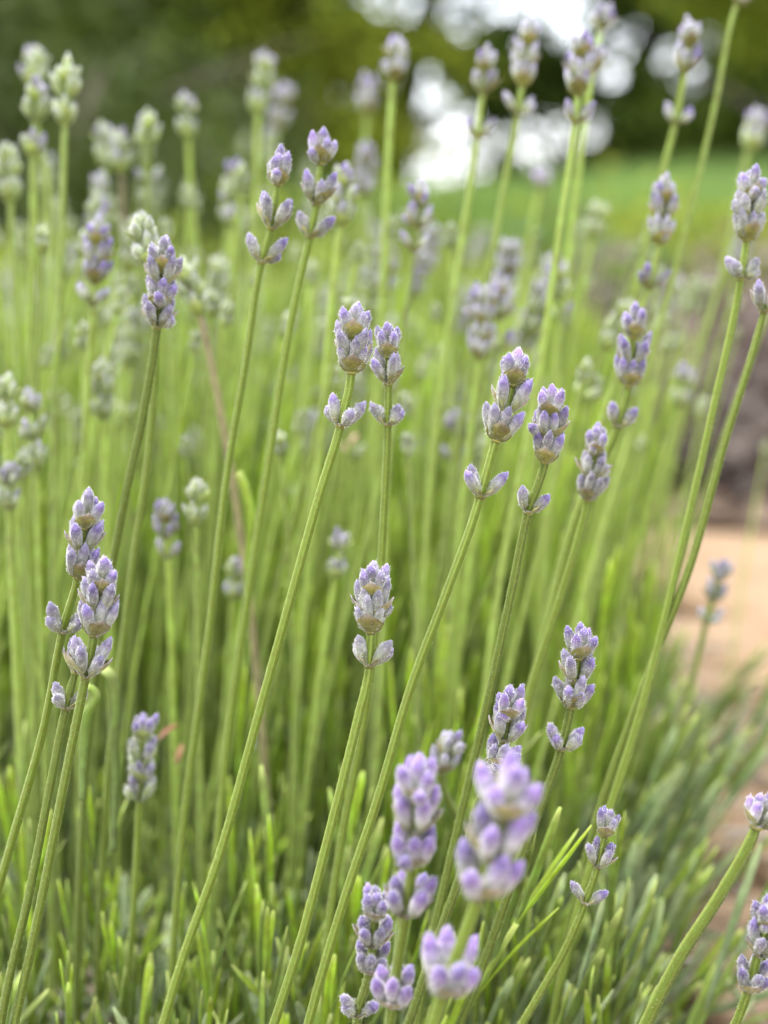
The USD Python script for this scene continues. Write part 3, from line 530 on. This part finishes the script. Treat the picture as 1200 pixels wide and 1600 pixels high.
# ------------------------------------------------------------------ leaves
def leaf_mesh(L, W, curl, r, n=9, fold=.35):
    """A narrow blunt leaf with rolled edges, growing along +z and bending towards +x; its flat faces look along x."""
    t = 1 - (1 - np.linspace(0, 1, n)) ** 1.35
    w = W / 2 * PchipInterpolator([0, .1, .55, .88, .965, 1], [.42, .6, 1, .97, .78, .34])(t)
    a = curl * t
    cx = np.concatenate([[0], np.cumsum(np.sin((a[1:] + a[:-1]) / 2) * L / (n - 1))]); cz = np.concatenate([[0], np.cumsum(np.cos((a[1:] + a[:-1]) / 2) * L / (n - 1))])
    prof = np.array([[.0, .16], [.55, .30], [1.0, -.02], [.75, -.34], [0, -.20], [-.75, -.34], [-1.0, -.02], [-.55, .30]])       # across, thickness: channelled above, edges rolled under
    m = len(prof)
    tw = r.normal(0, .35)
    v = []
    for i in range(n):
        ang = tw * t[i]
        nx = np.array([math.cos(a[i]), 0, -math.sin(a[i])]); s_ = np.array([0, 1.0, 0])
        A = s_ * math.cos(ang) + nx * math.sin(ang); B = nx * math.cos(ang) - s_ * math.sin(ang)
        v.append(np.array([cx[i], 0, cz[i]]) + prof[:, :1] * w[i] * A - prof[:, 1:] * w[i] * 1.0 * B)
    v = np.vstack(v + [[[0, 0, 0]], [[cx[-1], 0, cz[-1]]]])
    f = grid_faces(n, m); j = np.arange(m)
    f = np.vstack([f, np.stack([(j + 1) % m, j, np.full(m, n * m)], 1), np.stack([(n - 1) * m + j, (n - 1) * m + (j + 1) % m, np.full(m, n * m + 1)], 1)])
    uv = np.vstack([np.stack(np.broadcast_arrays(t[:, None], (np.arange(m) / m)[None]), -1).reshape(-1, 2), [[0, .5], [1, .5]]])
    return v, f[:, ::-1], uv
def leaf_placed(L, W, curl, tilt, az, o, r, n=9):
    v, f, uv = leaf_mesh(L, W, curl, r, n)
    R = (rot([0, 0, 1], az) @ rot([0, 1, 0], tilt))[:3, :3]
    return v @ R.T + o, f, uv
def shoot(k, height, n_pairs, Lr, Wr, spread_, mats, top_tuft=True, n=9):
    """A leafy shoot: stem and opposite pairs of leaves, each turned a quarter from the last."""
    r = np.random.default_rng(300 + k)
    c = class_prim(f'leafy_shoot_{k}')
    t = np.linspace(0, 1, 9); bx, by = r.normal(0, .006, 2)
    axis = np.stack([bx * t ** 2, by * t ** 2, height * t], 1)
    v, f, uv = sweep(axis, np.linspace(.0012, .0007, 9), ROUND)
    part(c, 'stem', (v, f), M['leaf_mid'], True, uv)
    az = r.uniform(0, 6.28)
    for q in range(n_pairs):
        u = .08 + .92 * (q / (n_pairs - 1)); o = np.array([np.interp(u, t, axis[:, a]) for a in range(3)])
        for side in (0, math.pi):
            if r.random() < .06: continue
            L = r.uniform(*Lr) * (1 if u < .95 else .7); tilt = r.uniform(*spread_) * (1.15 - .75 * u)
            lv, lf, luv = leaf_placed(L, r.uniform(*Wr), r.normal(.03, .13) - tilt * .45, tilt, az + side + r.normal(0, .15), o, r, n)
            part(c, 'leaf', (lv, lf), M[r.choice(mats)], True, luv)
        az += math.pi / 2 + r.normal(0, .1)
    return c
NEAR = [shoot(k, r_h, n_p, (.026, .044), (.0017, .0027), (.12, .50), mats) for k, (r_h, n_p, mats) in enumerate([
    (.080, 6, ['leaf_bright', 'leaf_mid']), (.095, 7, ['leaf_mid', 'leaf_bright']), (.105, 7, ['leaf_bright', 'leaf_mid']), (.085, 6, ['leaf_mid', 'leaf_grey']), (.115, 8, ['leaf_bright', 'leaf_mid']), (.065, 5, ['leaf_grey', 'leaf_mid'])])]
LOW = [shoot(20 + k, .052, 5, (.024, .040), (.0018, .0030), (.40, 1.3), ['leaf_grey', 'leaf_mid', 'leaf_grey', 'leaf_bright']) for k in range(6)]
TALL = [shoot(30 + k, h, 7, (.032, .055), (.0015, .0024), (.06, .28), ['leaf_bright', 'leaf_bright', 'leaf_mid'], n=7) for k, h in enumerate((.09, .11, .125, .10))]
SPLAY = [shoot(40 + k, h, 6, (.030, .050), (.0022, .0034), (.12, .45), ['leaf_mid', 'leaf_mid', 'leaf_grey']) for k, h in enumerate((.07, .09, .10))]

def place_matrix(o, lean_x, lean_y, az, sc):
    m = rot([0, 1, 0], lean_x) @ rot([1, 0, 0], -lean_y) @ rot([0, 0, 1], az) @ np.diag([sc, sc, sc, 1])
    m[:3, 3] = o
    return m
r = np.random.default_rng(11)
def spots(n, xr, yr, gap, ok, seed):
    r = np.random.default_rng(seed); out = []
    tries = 0
    while len(out) < n and tries < 60000:
        tries += 1
        p = np.array([r.uniform(*xr), r.uniform(*yr)])
        if not ok(*p): continue
        if out and np.min(np.linalg.norm(np.array(out) - p, axis=1)) < gap: continue
        out.append(p)
    return out
def in_view(x, y): return abs(x) < .235 * y + .03
SOIL_GAP = [(-.092, .51, .046), (-.10, .40, .02), (-.026, .50, .024), (.045, .56, .02), (-.056, .385, .036), (.055, .45, .016)]       # bare soil shows here
def bed(x, y):
    return in_view(x, y) and x < edge(y) - .005 and all(math.hypot((x - a) , (y - b) * .7) > c for a, b, c in SOIL_GAP)
LOWMARK = []
for q, (path, *_) in enumerate(HERO):
    if q in SHORT and q not in (6, 5, 12, 13): LOWMARK += [(SHORT_STEM[q] if q in SHORT_STEM else 'stem of the ' + SHORT[q], x_, y_) for x_, y_ in path if y_ > 850]
LOWMARK += [('fallen orange leaf', 262, 1142), ('dry twigs', 1135, 1190), ('right edge over the sand', 1195, 1150), ('bottom left corner', 20, 1580), ('large purple spike', 760, 1330), ('head cut by the right edge', 1180, 1280), ('thick pale purple spike', 650, 1330)]
def put_shoot(lib, name, x, y, zz, lx, ly, sc, words, group, height):
    k = int(r.integers(len(lib)))
    m = place_matrix([x, y, zz], lx, ly, r.uniform(0, 6.28), sc)
    px, py = pixel(m @ np.array([0, 0, height, 1]))
    copy_of(lib[k], name, describe(px, py, words, LOWMARK), 'lavender shoot', group, m)
for x, y in spots(150, (-.2, .2), (.38, .60), .012, lambda x, y: bed(x, y) and (y > .44 or (int(x * 9000) % 3 == 0)), 3):
    right = x > edge(y) - .05
    lx = r.normal(.10, .09) + (.20 if right else 0) + max(0, x) * 1.2
    put_shoot(SPLAY if right else NEAR, 'lavender_shoot', x, y, .008, lx, r.normal(-.06, .08), r.uniform(.62, 1.05) * (1 if y > .47 else .8), 'splayed shoot' if right else 'upright green shoot', 'leafy shoots splayed towards the sand' if right else 'leafy shoots at the foot of the stalks', .10)
for x, y in spots(62, (-.11, .06), (.372, .455), .0125, lambda x, y: in_view(x, y) and math.hypot(x + .075, (y - .45) * .6) > .022, 23):
    by_head = abs(x + .056) < .022 or abs(x - .025) < .02
    put_shoot(NEAR, 'lavender_shoot', x, y, .006, r.normal(.08, .14), r.normal(-.02, .12), r.uniform(.62, .78) if by_head else r.uniform(.7, 1.0), 'front green shoot', 'leafy shoots at the foot of the stalks', .09)
for x, y in spots(20, (.03, .2), (.42, .72), .011, lambda x, y: in_view(x, y) and edge(y) - .03 < x < edge(y) + .012, 17):
    put_shoot(SPLAY, 'lavender_shoot', x, y, .006, r.normal(.48, .16), r.normal(-.05, .15), r.uniform(.65, 1.05), 'leaning shoot', 'leafy shoots splayed towards the sand', .09)
for x, y in spots(115, (-.2, .12), (.47, .70), .0125, bed, 13):
    put_shoot(TALL, 'lavender_shoot', x, y, .008, r.normal(.08, .05), r.normal(-.03, .05), r.uniform(.85, 1.15), 'tall bright shoot', 'tall bright shoots behind the front leaves', .14)
for x, y in spots(125, (-.2, .16), (.375, .60), .0115, lambda x, y: in_view(x, y) and x < edge(y), 5):
    put_shoot(LOW, 'leaf_tuft', x, y, .006, r.normal(.1, .35), r.normal(0, .3), r.uniform(.65, 1.2), 'low leaf tuft', 'low tufts of leaves near the soil', .03)

def instancer(name, protos, mats, label, cat, kind='stuff'):
    path = f'/World/{name}'
    pi = UsdGeom.PointInstancer.Define(stage, path)
    pi.CreatePrototypesRel().SetTargets([Sdf.Path(p) for p in protos])
    ids, pos, ori, scl = [], [], [], []
    for k, m in mats:
        s = np.linalg.norm(m[:3, 0]); R = m[:3, :3] / s
        q = trimesh.transformations.quaternion_from_matrix(np.vstack([np.hstack([R, np.zeros((3, 1))]), [0, 0, 0, 1]]))
        ids.append(int(k)); pos.append(m[:3, 3]); ori.append(q); scl.append([s] * 3)
    pi.CreateProtoIndicesAttr(Vt.IntArray(ids))
    pi.CreatePositionsAttr(Vt.Vec3fArray.FromNumpy(np.array(pos, np.float32)))
    pi.CreateOrientationsAttr(Vt.QuathArray([Gf.Quath(float(a[0]), float(a[1]), float(a[2]), float(a[3])) for a in ori]))
    pi.CreateScalesAttr(Vt.Vec3fArray.FromNumpy(np.array(scl, np.float32)))
    set_data(pi.GetPrim(), label, cat, None, kind)
    return path
def proto_mesh(host, name, items):
    """Prototype of a PointInstancer, kept beneath it: one joined mesh per material."""
    p = f'/World/{host}/{name}'
    UsdGeom.Xform.Define(stage, p)
    for mat, lst in items.items():
        v, f, uv = join(lst); part(p, 'blades', (v, f), M[mat], True, uv)
    return p
def shoot_joined(host, k, height, n_pairs, Lr, Wr, spread_, mats):
    r = np.random.default_rng(500 + k); items = {}
    t = np.linspace(0, 1, 5); axis = np.stack([0 * t, 0 * t, height * t], 1)
    az = r.uniform(0, 6)
    for q in range(n_pairs):
        u = .1 + .9 * q / (n_pairs - 1)
        for side in (0, math.pi):
            tilt = r.uniform(*spread_) * (1.1 - .7 * u)
            items.setdefault(str(r.choice(mats)), []).append(leaf_placed(r.uniform(*Lr), r.uniform(*Wr), r.normal(0, .2) - tilt * .3, tilt, az + side, np.array([0, 0, height * u]), r, 6))
        az += math.pi / 2
    return proto_mesh(host, f'shoot_{k}', items)
# the foliage further back reads as one mass
UsdGeom.PointInstancer.Define(stage, '/World/lavender_foliage')
fol = [shoot_joined('lavender_foliage', k, h, 6, (.034, .056), (.0015, .0025), (.05, .26), ['leaf_bright', 'leaf_bright', 'leaf_mid']) for k, h in enumerate((.085, .10, .115, .125, .135))]
mats = []
for x, y in spots(1200, (-.5, .36), (.61, 1.6), .014, lambda x, y: in_view(x, y) and x < min(edge(y) - .03, .125), 8):
    mats.append((r.integers(5), place_matrix([x, y, .005], r.normal(.07, .07) + max(0, x) * .7, r.normal(-.04, .07), r.uniform(0, 6.28), r.uniform(.85, 1.2) * (1.0 + .12 * min(1, (y - .64) / .4)))))
instancer('lavender_foliage', fol, mats, 'dense mass of bright green narrow lavender leaves behind the nearest shoots', 'foliage')
# old grey leaves and bits of stem lying under the plants
UsdGeom.PointInstancer.Define(stage, '/World/leaf_litter')
lit = []
for k in range(5):
    rr = np.random.default_rng(60 + k)
    lit.append(proto_mesh('leaf_litter', f'litter_{k}', {('leaf_dead', 'leaf_grey', 'leaf_dead', 'twig', 'leaf_dead')[k]: [leaf_placed(rr.uniform(.022, .036), rr.uniform(.0016, .003), rr.normal(0, .5), 0, 0, np.zeros(3), rr, 6)]}))
mats = []
for x, y in spots(1300, (-.25, .2), (.43, .95), .003, lambda x, y: in_view(x, y) and x < edge(y) + (.01 if int(x * 1e5) % 5 else .16), 9):
    mats.append((r.integers(5), place_matrix([x, y, r.uniform(.008, .035)], r.normal(1.3, .3) * r.choice([-1, 1]), r.normal(0, .3), r.uniform(0, 6.28), r.uniform(.6, 1.2))))
instancer('leaf_litter', lit, mats, 'dry grey lavender leaves and bits of twig lying on the dark soil', 'leaf litter')

# ------------------------------------------------------------------ sand: flat stones, a dry twig clump, small finds
def flat_stone(cx, cy, rad, h, seed):
    r = np.random.default_rng(seed); m = 18; a = np.arange(m) / m * 2 * math.pi
    out = rad * (1 + .22 * np.cos(2 * a + r.uniform(0, 6)) + .13 * np.cos(3 * a + r.uniform(0, 6)) + r.normal(0, .035, m))
    rings = [(.985, -.012), (1.0, h * .35), (.97, h * .8), (.90, h), (.55, h * 1.05)]
    v = np.vstack([np.stack([cx + out * k * np.cos(a), cy + out * k * np.sin(a), np.full(m, zz)], 1) for k, zz in rings] + [[[cx, cy, h * 1.04]]])
    v[:, 2] += .003 * (fbm(v * 60, 3, seed) - .5)
    f = np.vstack([grid_faces(len(rings), m), np.stack([(len(rings) - 1) * m + np.arange(m), (len(rings) - 1) * m + (np.arange(m) + 1) % m, np.full(m, len(rings) * m)], 1)])
    return v, f
def ground_at(px, py):
    d = at(px, py, 1.0) - C0
    return C0 + d * (-CAM_H / d[2])
for k, (px, py, rad, h, label) in enumerate([
    (1165, 905, .14, .012, 'broad smooth tan stone farthest back at the right, nearest the brown mulch'),
    (1195, 1040, .075, .014, 'pinkish tan flat stone at the right edge behind the dry twigs'),
    (1095, 1075, .05, .010, 'small tan stone behind the splayed leaves left of the dry twigs'),
    (1190, 1330, .035, .012, 'tan stone at the right edge beneath the cut off lavender head'),
    (1130, 1500, .024, .010, 'small orange tan stone by the stem near the bottom right corner'),
    (1185, 1590, .026, .010, 'pale stone lowest in the bottom right corner'),
    (1075, 1330, .03, .010, 'tan stone glimpsed between the slanting leaves at lower right')]):
    g = ground_at(px, py)
    v, f = flat_stone(g[0], g[1], rad, h, 70 + k)
    p = part('/World', 'flat_stone', (v, f), M['stone'], 40)
    set_data(stage.GetPrimAtPath(p), label, 'stone')
UsdGeom.PointInstancer.Define(stage, '/World/grit')
gp = []
for k in range(3):
    m = trimesh.creation.icosphere(subdivisions=1, radius=.0022); rr = np.random.default_rng(k)
    m.vertices *= (1 + .3 * rr.normal(size=(len(m.vertices), 1)) * .5) * np.array([1, .8, .55])
    UsdGeom.Xform.Define(stage, f'/World/grit/grain_{k}')
    part(f'/World/grit/grain_{k}', 'grain', m, M['stone' if k else 'chip'], True)
    gp.append(f'/World/grit/grain_{k}')
mats = []
for _ in range(1800):
    y = r.uniform(.45, 1.4); x = edge(y) + r.uniform(-.03, .3)
    mats.append((r.integers(3), place_matrix([x, y, .004], r.normal(0, .5), r.normal(0, .5), r.uniform(0, 6), r.uniform(.4, 1.6) ** 1.5)))
instancer('grit', gp, mats, 'fine tan grit and crumbs scattered over the sand', 'grit')
# dry twigs
g = ground_at(1135, 1215)
tw = thing('dry_twigs', 'tangle of dry grey brown twigs on the sand at right', 'twigs')
rr = np.random.default_rng(5)
for k in range(26):
    az, el = rr.uniform(0, 6.28), rr.uniform(.25, 1.35); L = rr.uniform(.025, .06); t = np.linspace(0, 1, 7)
    o = g + np.array([*rr.normal(0, .010, 2), 0])
    p = o + np.outer(t * L, [math.cos(az) * math.cos(el), math.sin(az) * math.cos(el), math.sin(el)]) + .006 * np.stack([np.sin(t * 4 + k), np.cos(t * 5 + k * 2) - 1, 0 * t], 1) * t[:, None]
    v, f, uv = sweep(p, np.linspace(.0009, .0004, 7), ROUND)
    part(tw, 'twig', (v, f), M['twig'], True, uv)
# curled shoot tip
def px_tube(name, path, d, radii, mat, label, cat):
    p = np.array(path, float); s = np.concatenate([[0], np.cumsum(np.linalg.norm(np.diff(p, axis=0), axis=1))]); q = np.linspace(0, s[-1], 40)
    w = at(PchipInterpolator(s, p[:, 0])(q), PchipInterpolator(s, p[:, 1])(q), d)
    rad = np.interp(np.linspace(0, 1, 40), np.linspace(0, 1, len(radii)), radii)
    v, f, uv = sweep(w, rad, ROUND)
    pth = part('/World', name, (v, f), M[mat], True, uv); set_data(stage.GetPrimAtPath(pth), label, cat)
px_tube('curled_leaf', [(128, 1250), (131, 1160), (134, 1120), (146, 1098), (150, 1086), (140, 1075), (128, 1074)], .40, [.0007, .0008, .0010, .0012, .0009], 'leaf_mid', 'twisted green leaf curling over just right of the overlapping trio stems', 'leaf')
px_tube('curled_leaf', [(176, 1330), (180, 1200), (180, 1090), (176, 1062), (170, 1050), (165, 1056)], .42, [.0009, .0009, .0010, .0013, .0015], 'leaf_mid', 'thin shoot with a small hooked tip right of the overlapping trio', 'leaf')
px_tube('curled_leaf', [(383, 1000), (388, 900), (392, 820), (384, 765), (372, 738)], .45, [.0010, .0011, .0012, .0013, .0010], 'leaf_bright', 'bright green blade arching over to the left beside the long centre left stems', 'leaf')
for px, py, d, L, W, tilt, mt, name, label, cat in [
    (262, 1142, .47, .0085, .0022, 1.0, 'dry_orange', 'dry_leaf', 'dry orange leaf caught among stems right of the pale short spike', 'leaf'),
    (280, 1178, .48, .006, .0018, .4, 'dry_orange', 'dry_leaf', 'smaller dry orange scrap below the dry orange leaf', 'leaf'),
    (548, 690, .56, .009, .0032, .7, 'dry_pink', 'dry_leaf', 'withered pinkish brown scrap beside the lone V shaped bud pair', 'leaf'),
    (390, 1160, .50, .006, .0025, .3, 'white_petal', 'fallen_petal', 'tiny white fallen petal left of centre among the stems', 'petal')]:
    o = at(px, py, d)
    v, f, uv = leaf_placed(L, W, .6, tilt, rr.uniform(-.5, .5) + 1.5, np.zeros(3), rr)
    pth = part('/World', name, (v - v.mean(0) + o, f), M[mt], True, uv); set_data(stage.GetPrimAtPath(pth), label, cat)

# ------------------------------------------------------------------ mulch chips, low plants behind, grass
UsdGeom.PointInstancer.Define(stage, '/World/bark_chips')
bc = []
for k in range(4):
    rr = np.random.default_rng(80 + k); m = trimesh.creation.box([.05 * rr.uniform(.5, 1.2), .018 * rr.uniform(.6, 1.4), .007]); m = m.subdivide(); m.vertices += rr.normal(0, .0016, m.vertices.shape)
    UsdGeom.Xform.Define(stage, f'/World/bark_chips/chip_{k}'); part(f'/World/bark_chips/chip_{k}', 'chip', m, M['chip'], False); bc.append(f'/World/bark_chips/chip_{k}')
mats = []
for _ in range(3500):
    y = r.uniform(1.35, 4.6); x = r.uniform(-.3, .45) * y + .1
    mats.append((r.integers(4), place_matrix([x, y, float(terrain(x, y)) + .012], r.normal(0, .35), r.normal(0, .35), r.uniform(0, 6), r.uniform(.5, 1.4))))
instancer('bark_chips', bc, mats, 'brown bark chips covering the bed behind the lavender', 'bark mulch')
def leaf_cloud(centres, size, per, r, spreadv):
    """Many small pointed leaves around the given centres."""
    n = len(centres) * per
    c = np.repeat(centres, per, 0) + r.normal(0, 1, (n, 3)) * spreadv
    d = unit(r.normal(size=(n, 3)) + [0, 0, -.2]); e = unit(np.cross(d, r.normal(size=(n, 3)))); nn = np.cross(d, e)
    s = size * r.uniform(.6, 1.3, (n, 1))
    v = np.stack([c, c + d * s * .5 + e * s * .26 + nn * s * .06, c + d * s, c + d * s * .5 - e * s * .26 + nn * s * .06], 1).reshape(-1, 3)
    b = np.arange(n)[:, None] * 4
    f = np.vstack([b + [0, 1, 2], b + [0, 2, 3]])
    uv = np.repeat(r.random((n, 1)), 4, 0) * [1, 1]
    return v, f, uv
def low_plant(name, px, y, w, h, mat, label, cat, seed, n=260, size=.03):
    r = np.random.default_rng(seed)
    x = (px - 600) / 600 * TX * y
    root = thing(name, label, cat)
    g = np.array([x, y, float(terrain(x, y))])
    c = g + np.stack([r.normal(0, w * .36, n), r.normal(0, w * .36, n), np.abs(r.normal(0, h * .5, n))], 1)
    v, f, uv = leaf_cloud(c, size, 6, r, size * .6); part(root, 'foliage', (v, f), M[mat], False, uv)
    for k in range(4):
        v, f, uv = sweep(g + np.outer(np.linspace(0, 1, 5), np.array([r.normal(0, w * .25), r.normal(0, w * .25), h * .7])), np.linspace(.006, .003, 5), ROUND); part(root, 'branch', (v, f), M['twig'], True, uv)
low_plant('low_shrub', 1010, 3.9, .20, .13, 'moss_shrub', 'yellow green low plant on the mulch at the foot of the grassy bank at right', 'shrub', 1)
low_plant('low_shrub', 1160, 3.6, .16, .11, 'moss_shrub', 'smaller yellow green plant at the right edge of the mulch', 'shrub', 2)
low_plant('brown_shrub', 1010, 2.7, .3, .10, 'brown_shrub', 'brownish dry low plant on the mulch right of the bright violet topped spike', 'shrub', 3)
low_plant('brown_shrub', 1130, 1.9, .20, .14, 'brown_shrub', 'dark purplish brown plant on the mulch by the right edge behind long stems', 'shrub', 4, size=.025)
low_plant('brown_shrub', 1085, 1.6, .12, .10, 'brown_shrub', 'dark purplish brown plant nearest the sand behind the right hand stems', 'shrub', 5, size=.022)
low_plant('green_shrub', 560, 3.0, .55, .16, 'tree_mid', 'dull green low plant behind the lavender crowd near the middle', 'shrub', 6, n=400, size=.035)
low_plant('green_shrub', 820, 3.4, .45, .13, 'grass', 'grassy green low plant behind the lavender crowd right of the middle', 'shrub', 7, n=400, size=.035)
low_plant('green_shrub', 60, 2.6, .5, .13, 'tree_mid', 'dull green low plant behind the lavender crowd at far left', 'shrub', 8, n=400, size=.03)

UsdGeom.PointInstancer.Define(stage, '/World/meadow_grass')
gt = []
for k in range(3):
    rr = np.random.default_rng(95 + k); items = []
    for b in range(16):
        L = rr.uniform(.06, .16); az = rr.uniform(0, 6.28); o = np.array([*rr.normal(0, .035, 2), 0]); lean = rr.uniform(.1, .6)
        t = np.linspace(0, 1, 4); c = o + np.stack([np.cos(az) * np.sin(lean * t) * L * t, np.sin(az) * np.sin(lean * t) * L * t, L * t], 1); wv = np.array([-math.sin(az), math.cos(az), 0]) * .004
        v = np.vstack([np.stack([c[i] - wv * (1 - t[i] * .9), c[i] + wv * (1 - t[i] * .9)]) for i in range(4)])
        items.append((v, np.array([[0, 1, 3], [0, 3, 2], [2, 3, 5], [2, 5, 4], [4, 5, 7], [4, 7, 6]]), np.repeat(t, 2)[:, None] * [1, 0] + [0, .5]))
    gt.append(proto_mesh('meadow_grass', f'tuft_{k}', {'grass': items}))
mats = []
for _ in range(9000):
    y = 4.3 + 12 * r.random() ** 1.6; x = r.uniform(-.3, .34) * y
    mats.append((r.integers(3), place_matrix([x, y, float(terrain(x, y)) - .005], r.normal(0, .12), r.normal(0, .12), r.uniform(0, 6), r.uniform(.7, 1.5))))
instancer('meadow_grass', gt, mats, 'soft green grass covering the bank behind the mulch', 'grass')

# ------------------------------------------------------------------ trees and hedge behind
GAPS = [(700, 4, 110, 28), (860, 6, 70, 26), (600, -5, 60, 20), (642, 125, 36, 33), (692, 178, 44, 36), (652, 280, 40, 38), (728, 262, 32, 38), (842, 222, 46, 38), (770, 215, 18, 20), (995, 60, 40, 26), (960, 130, 30, 24), (1082, 128, 24, 22), (925, 205, 24, 20), (892, 52, 26, 22), (1040, 70, 18, 20), (560, 140, 14, 14)]
gr = np.random.default_rng(77)
GAPS += [(gr.uniform(60, 590), gr.uniform(-60, 215), w_, w_) for w_ in gr.uniform(7, 13, 26)] + [(gr.uniform(600, 1190), gr.uniform(-60, 230), w_, w_) for w_ in gr.uniform(9, 16, 14)]
def sky_gap(px, py):
    return any(((px - a) / c) ** 2 + ((py - b) / d) ** 2 < 1.55 for a, b, c, d in GAPS)
def tree(px, y, h, w, crown_lo, mat, label, seed, n, size, trunk_r, gaps=True, per=9, kind='tree', name='tree', thin=1.0):
    r = np.random.default_rng(seed)
    x = (px - 600) / 600 * TX * y / cp
    g = np.array([x, y, float(terrain(x, y)) - .05])
    root = thing(name, label, kind)
    t = np.linspace(0, 1, 12)
    tr = g + np.stack([.12 * w * np.sin(t * 2.2 + seed), .1 * w * np.cos(t * 3 + seed) - .1 * w * math.cos(seed), h * .85 * t], 1)
    v, f, uv = sweep(tr, trunk_r * np.linspace(1.15, .3, 12) * (1 + .35 * np.exp(-t * 14)), ROUND); part(root, 'trunk', (v, f), M['bark'], True, uv)
    for k in range(8):
        u = r.uniform(.15, .85); o = tr[int(u * 11)]; az = r.uniform(0, 6.28); L = w * r.uniform(.35, .6); q = np.linspace(0, 1, 7)
        p = o + np.outer(q * L, [math.cos(az), math.sin(az), r.uniform(.0, .5)]) + np.outer(np.sin(q * 3) * .06 * L, [0, 0, 1])
        v, f, uv = sweep(p, trunk_r * np.linspace(.4, .1, 7), ROUND); part(root, 'limb', (v, f), M['bark'], True, uv)
    c = []
    while len(c) < n:
        q = r.normal(size=3); q = q / np.linalg.norm(q) * r.random() ** (1 / 2.4)
        p = g + np.array([q[0] * w * .5, q[1] * w * .4, crown_lo + (h - crown_lo) * (q[2] * .5 + .5)])
        if fbm((p * 1.9 / max(w / 4, .5))[None], 2, seed)[0] < .45: continue
        if p[2] < terrain(p[0], p[1]) + .02: continue
        if gaps:
            rel = p - C0; d = rel @ FWD; sx = 600 + rel @ RIGHT / d / TX * 600; sy = 800 - rel @ UP / d / TY * 800
            if sky_gap(sx, sy) and r.random() > .05: continue
        c.append(p)
    v, f, uv = leaf_cloud(np.array(c), size, per, r, size * 1.3)
    if gaps:                                                       # openings in the crowns where the sky shows
        m4 = v.reshape(-1, 4, 3).mean(1); rel = m4 - C0; d = rel @ FWD; sx = 600 + rel @ RIGHT / d / TX * 600; sy = 800 - rel @ UP / d / TY * 800
        keep = np.array([not sky_gap(a, b) or q < .17 for a, b, q in zip(sx, sy, r.random(len(m4)))])
        v = v.reshape(-1, 4, 3)[keep].reshape(-1, 3); uv = uv.reshape(-1, 4, 2)[keep].reshape(-1, 2); n4 = np.arange(keep.sum())[:, None] * 4
        f = np.vstack([n4 + [0, 1, 2], n4 + [0, 2, 3]])
    part(root, 'crown', (v, f), M[mat], False, uv)
low_plant('dark_shrub', 30, 3.3, .42, .62, 'shrub_shade', 'near black shrub at far left behind the stacked pale spikes', 'shrub', 21, n=420, size=.04)
low_plant('dark_shrub', 215, 3.4, .40, .34, 'shrub_shade', 'near black low shrub behind the touching pale heads at left', 'shrub', 22, n=380, size=.04)
low_plant('dark_shrub', 370, 3.5, .28, .26, 'shrub_shade', 'near black low shrub behind the stem of the finger budded spike', 'shrub', 23, n=260, size=.04)
tree(10, 5.6, 2.2, .95, -1.0, 'shrub_shade', 'dark dense shrub filling the upper left corner in deep shade', 1, 1600, .06, .04, kind='shrub', name='shrub', gaps=False)
tree(370, 6.2, .50, .50, -.3, 'shrub_shade', 'low dark shrub behind the lone pale spike left of top centre', 2, 500, .05, .03, kind='shrub', name='shrub', gaps=False)
tree(170, 8.0, .85, 1.9, -.5, 'shrub_shade', 'dark hedge shrub in the shade beneath the mid green tree at left', 13, 1500, .07, .05, kind='shrub', name='shrub', gaps=False)
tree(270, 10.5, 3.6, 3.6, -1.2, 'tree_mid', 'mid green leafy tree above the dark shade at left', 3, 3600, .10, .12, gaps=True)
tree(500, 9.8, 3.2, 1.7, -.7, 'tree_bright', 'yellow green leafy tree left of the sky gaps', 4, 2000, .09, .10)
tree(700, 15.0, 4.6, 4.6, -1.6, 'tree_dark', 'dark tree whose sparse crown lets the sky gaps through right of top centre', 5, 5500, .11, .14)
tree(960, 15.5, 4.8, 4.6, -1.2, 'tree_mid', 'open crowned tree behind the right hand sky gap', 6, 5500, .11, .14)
tree(230, 13.5, 2.4, 4.0, -.6, 'shrub_shade', 'added hedge behind the mid green tree at left, darkening the holes in its crown', 31, 2600, .10, .06, kind='shrub', name='shrub')  # added so the tree before it shows dark, shaded holes
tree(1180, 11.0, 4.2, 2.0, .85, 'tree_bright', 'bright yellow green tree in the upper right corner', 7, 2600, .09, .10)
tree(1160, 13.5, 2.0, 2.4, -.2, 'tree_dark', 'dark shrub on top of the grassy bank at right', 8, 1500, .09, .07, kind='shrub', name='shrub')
tree(-170, 9.0, 5.0, 3.2, -1.0, 'tree_dark', 'dark tree beyond the left edge', 9, 1500, .11, .12, gaps=False)
tree(1440, 14.0, 5.0, 4.0, -.8, 'tree_mid', 'leafy tree beyond the right edge', 10, 1400, .12, .12, gaps=False)
tree(560, 14.5, 1.1, 2.6, -.6, 'tree_mid', 'leafy hedge shrub under the sky gaps near the middle', 12, 1400, .08, .05, kind='shrub', name='shrub')
tree(800, 17.0, 1.35, 3.6, -.5, 'tree_dark', 'low dark shrub on the skyline between the two sky gaps', 14, 1400, .09, .05, kind='shrub', name='shrub')
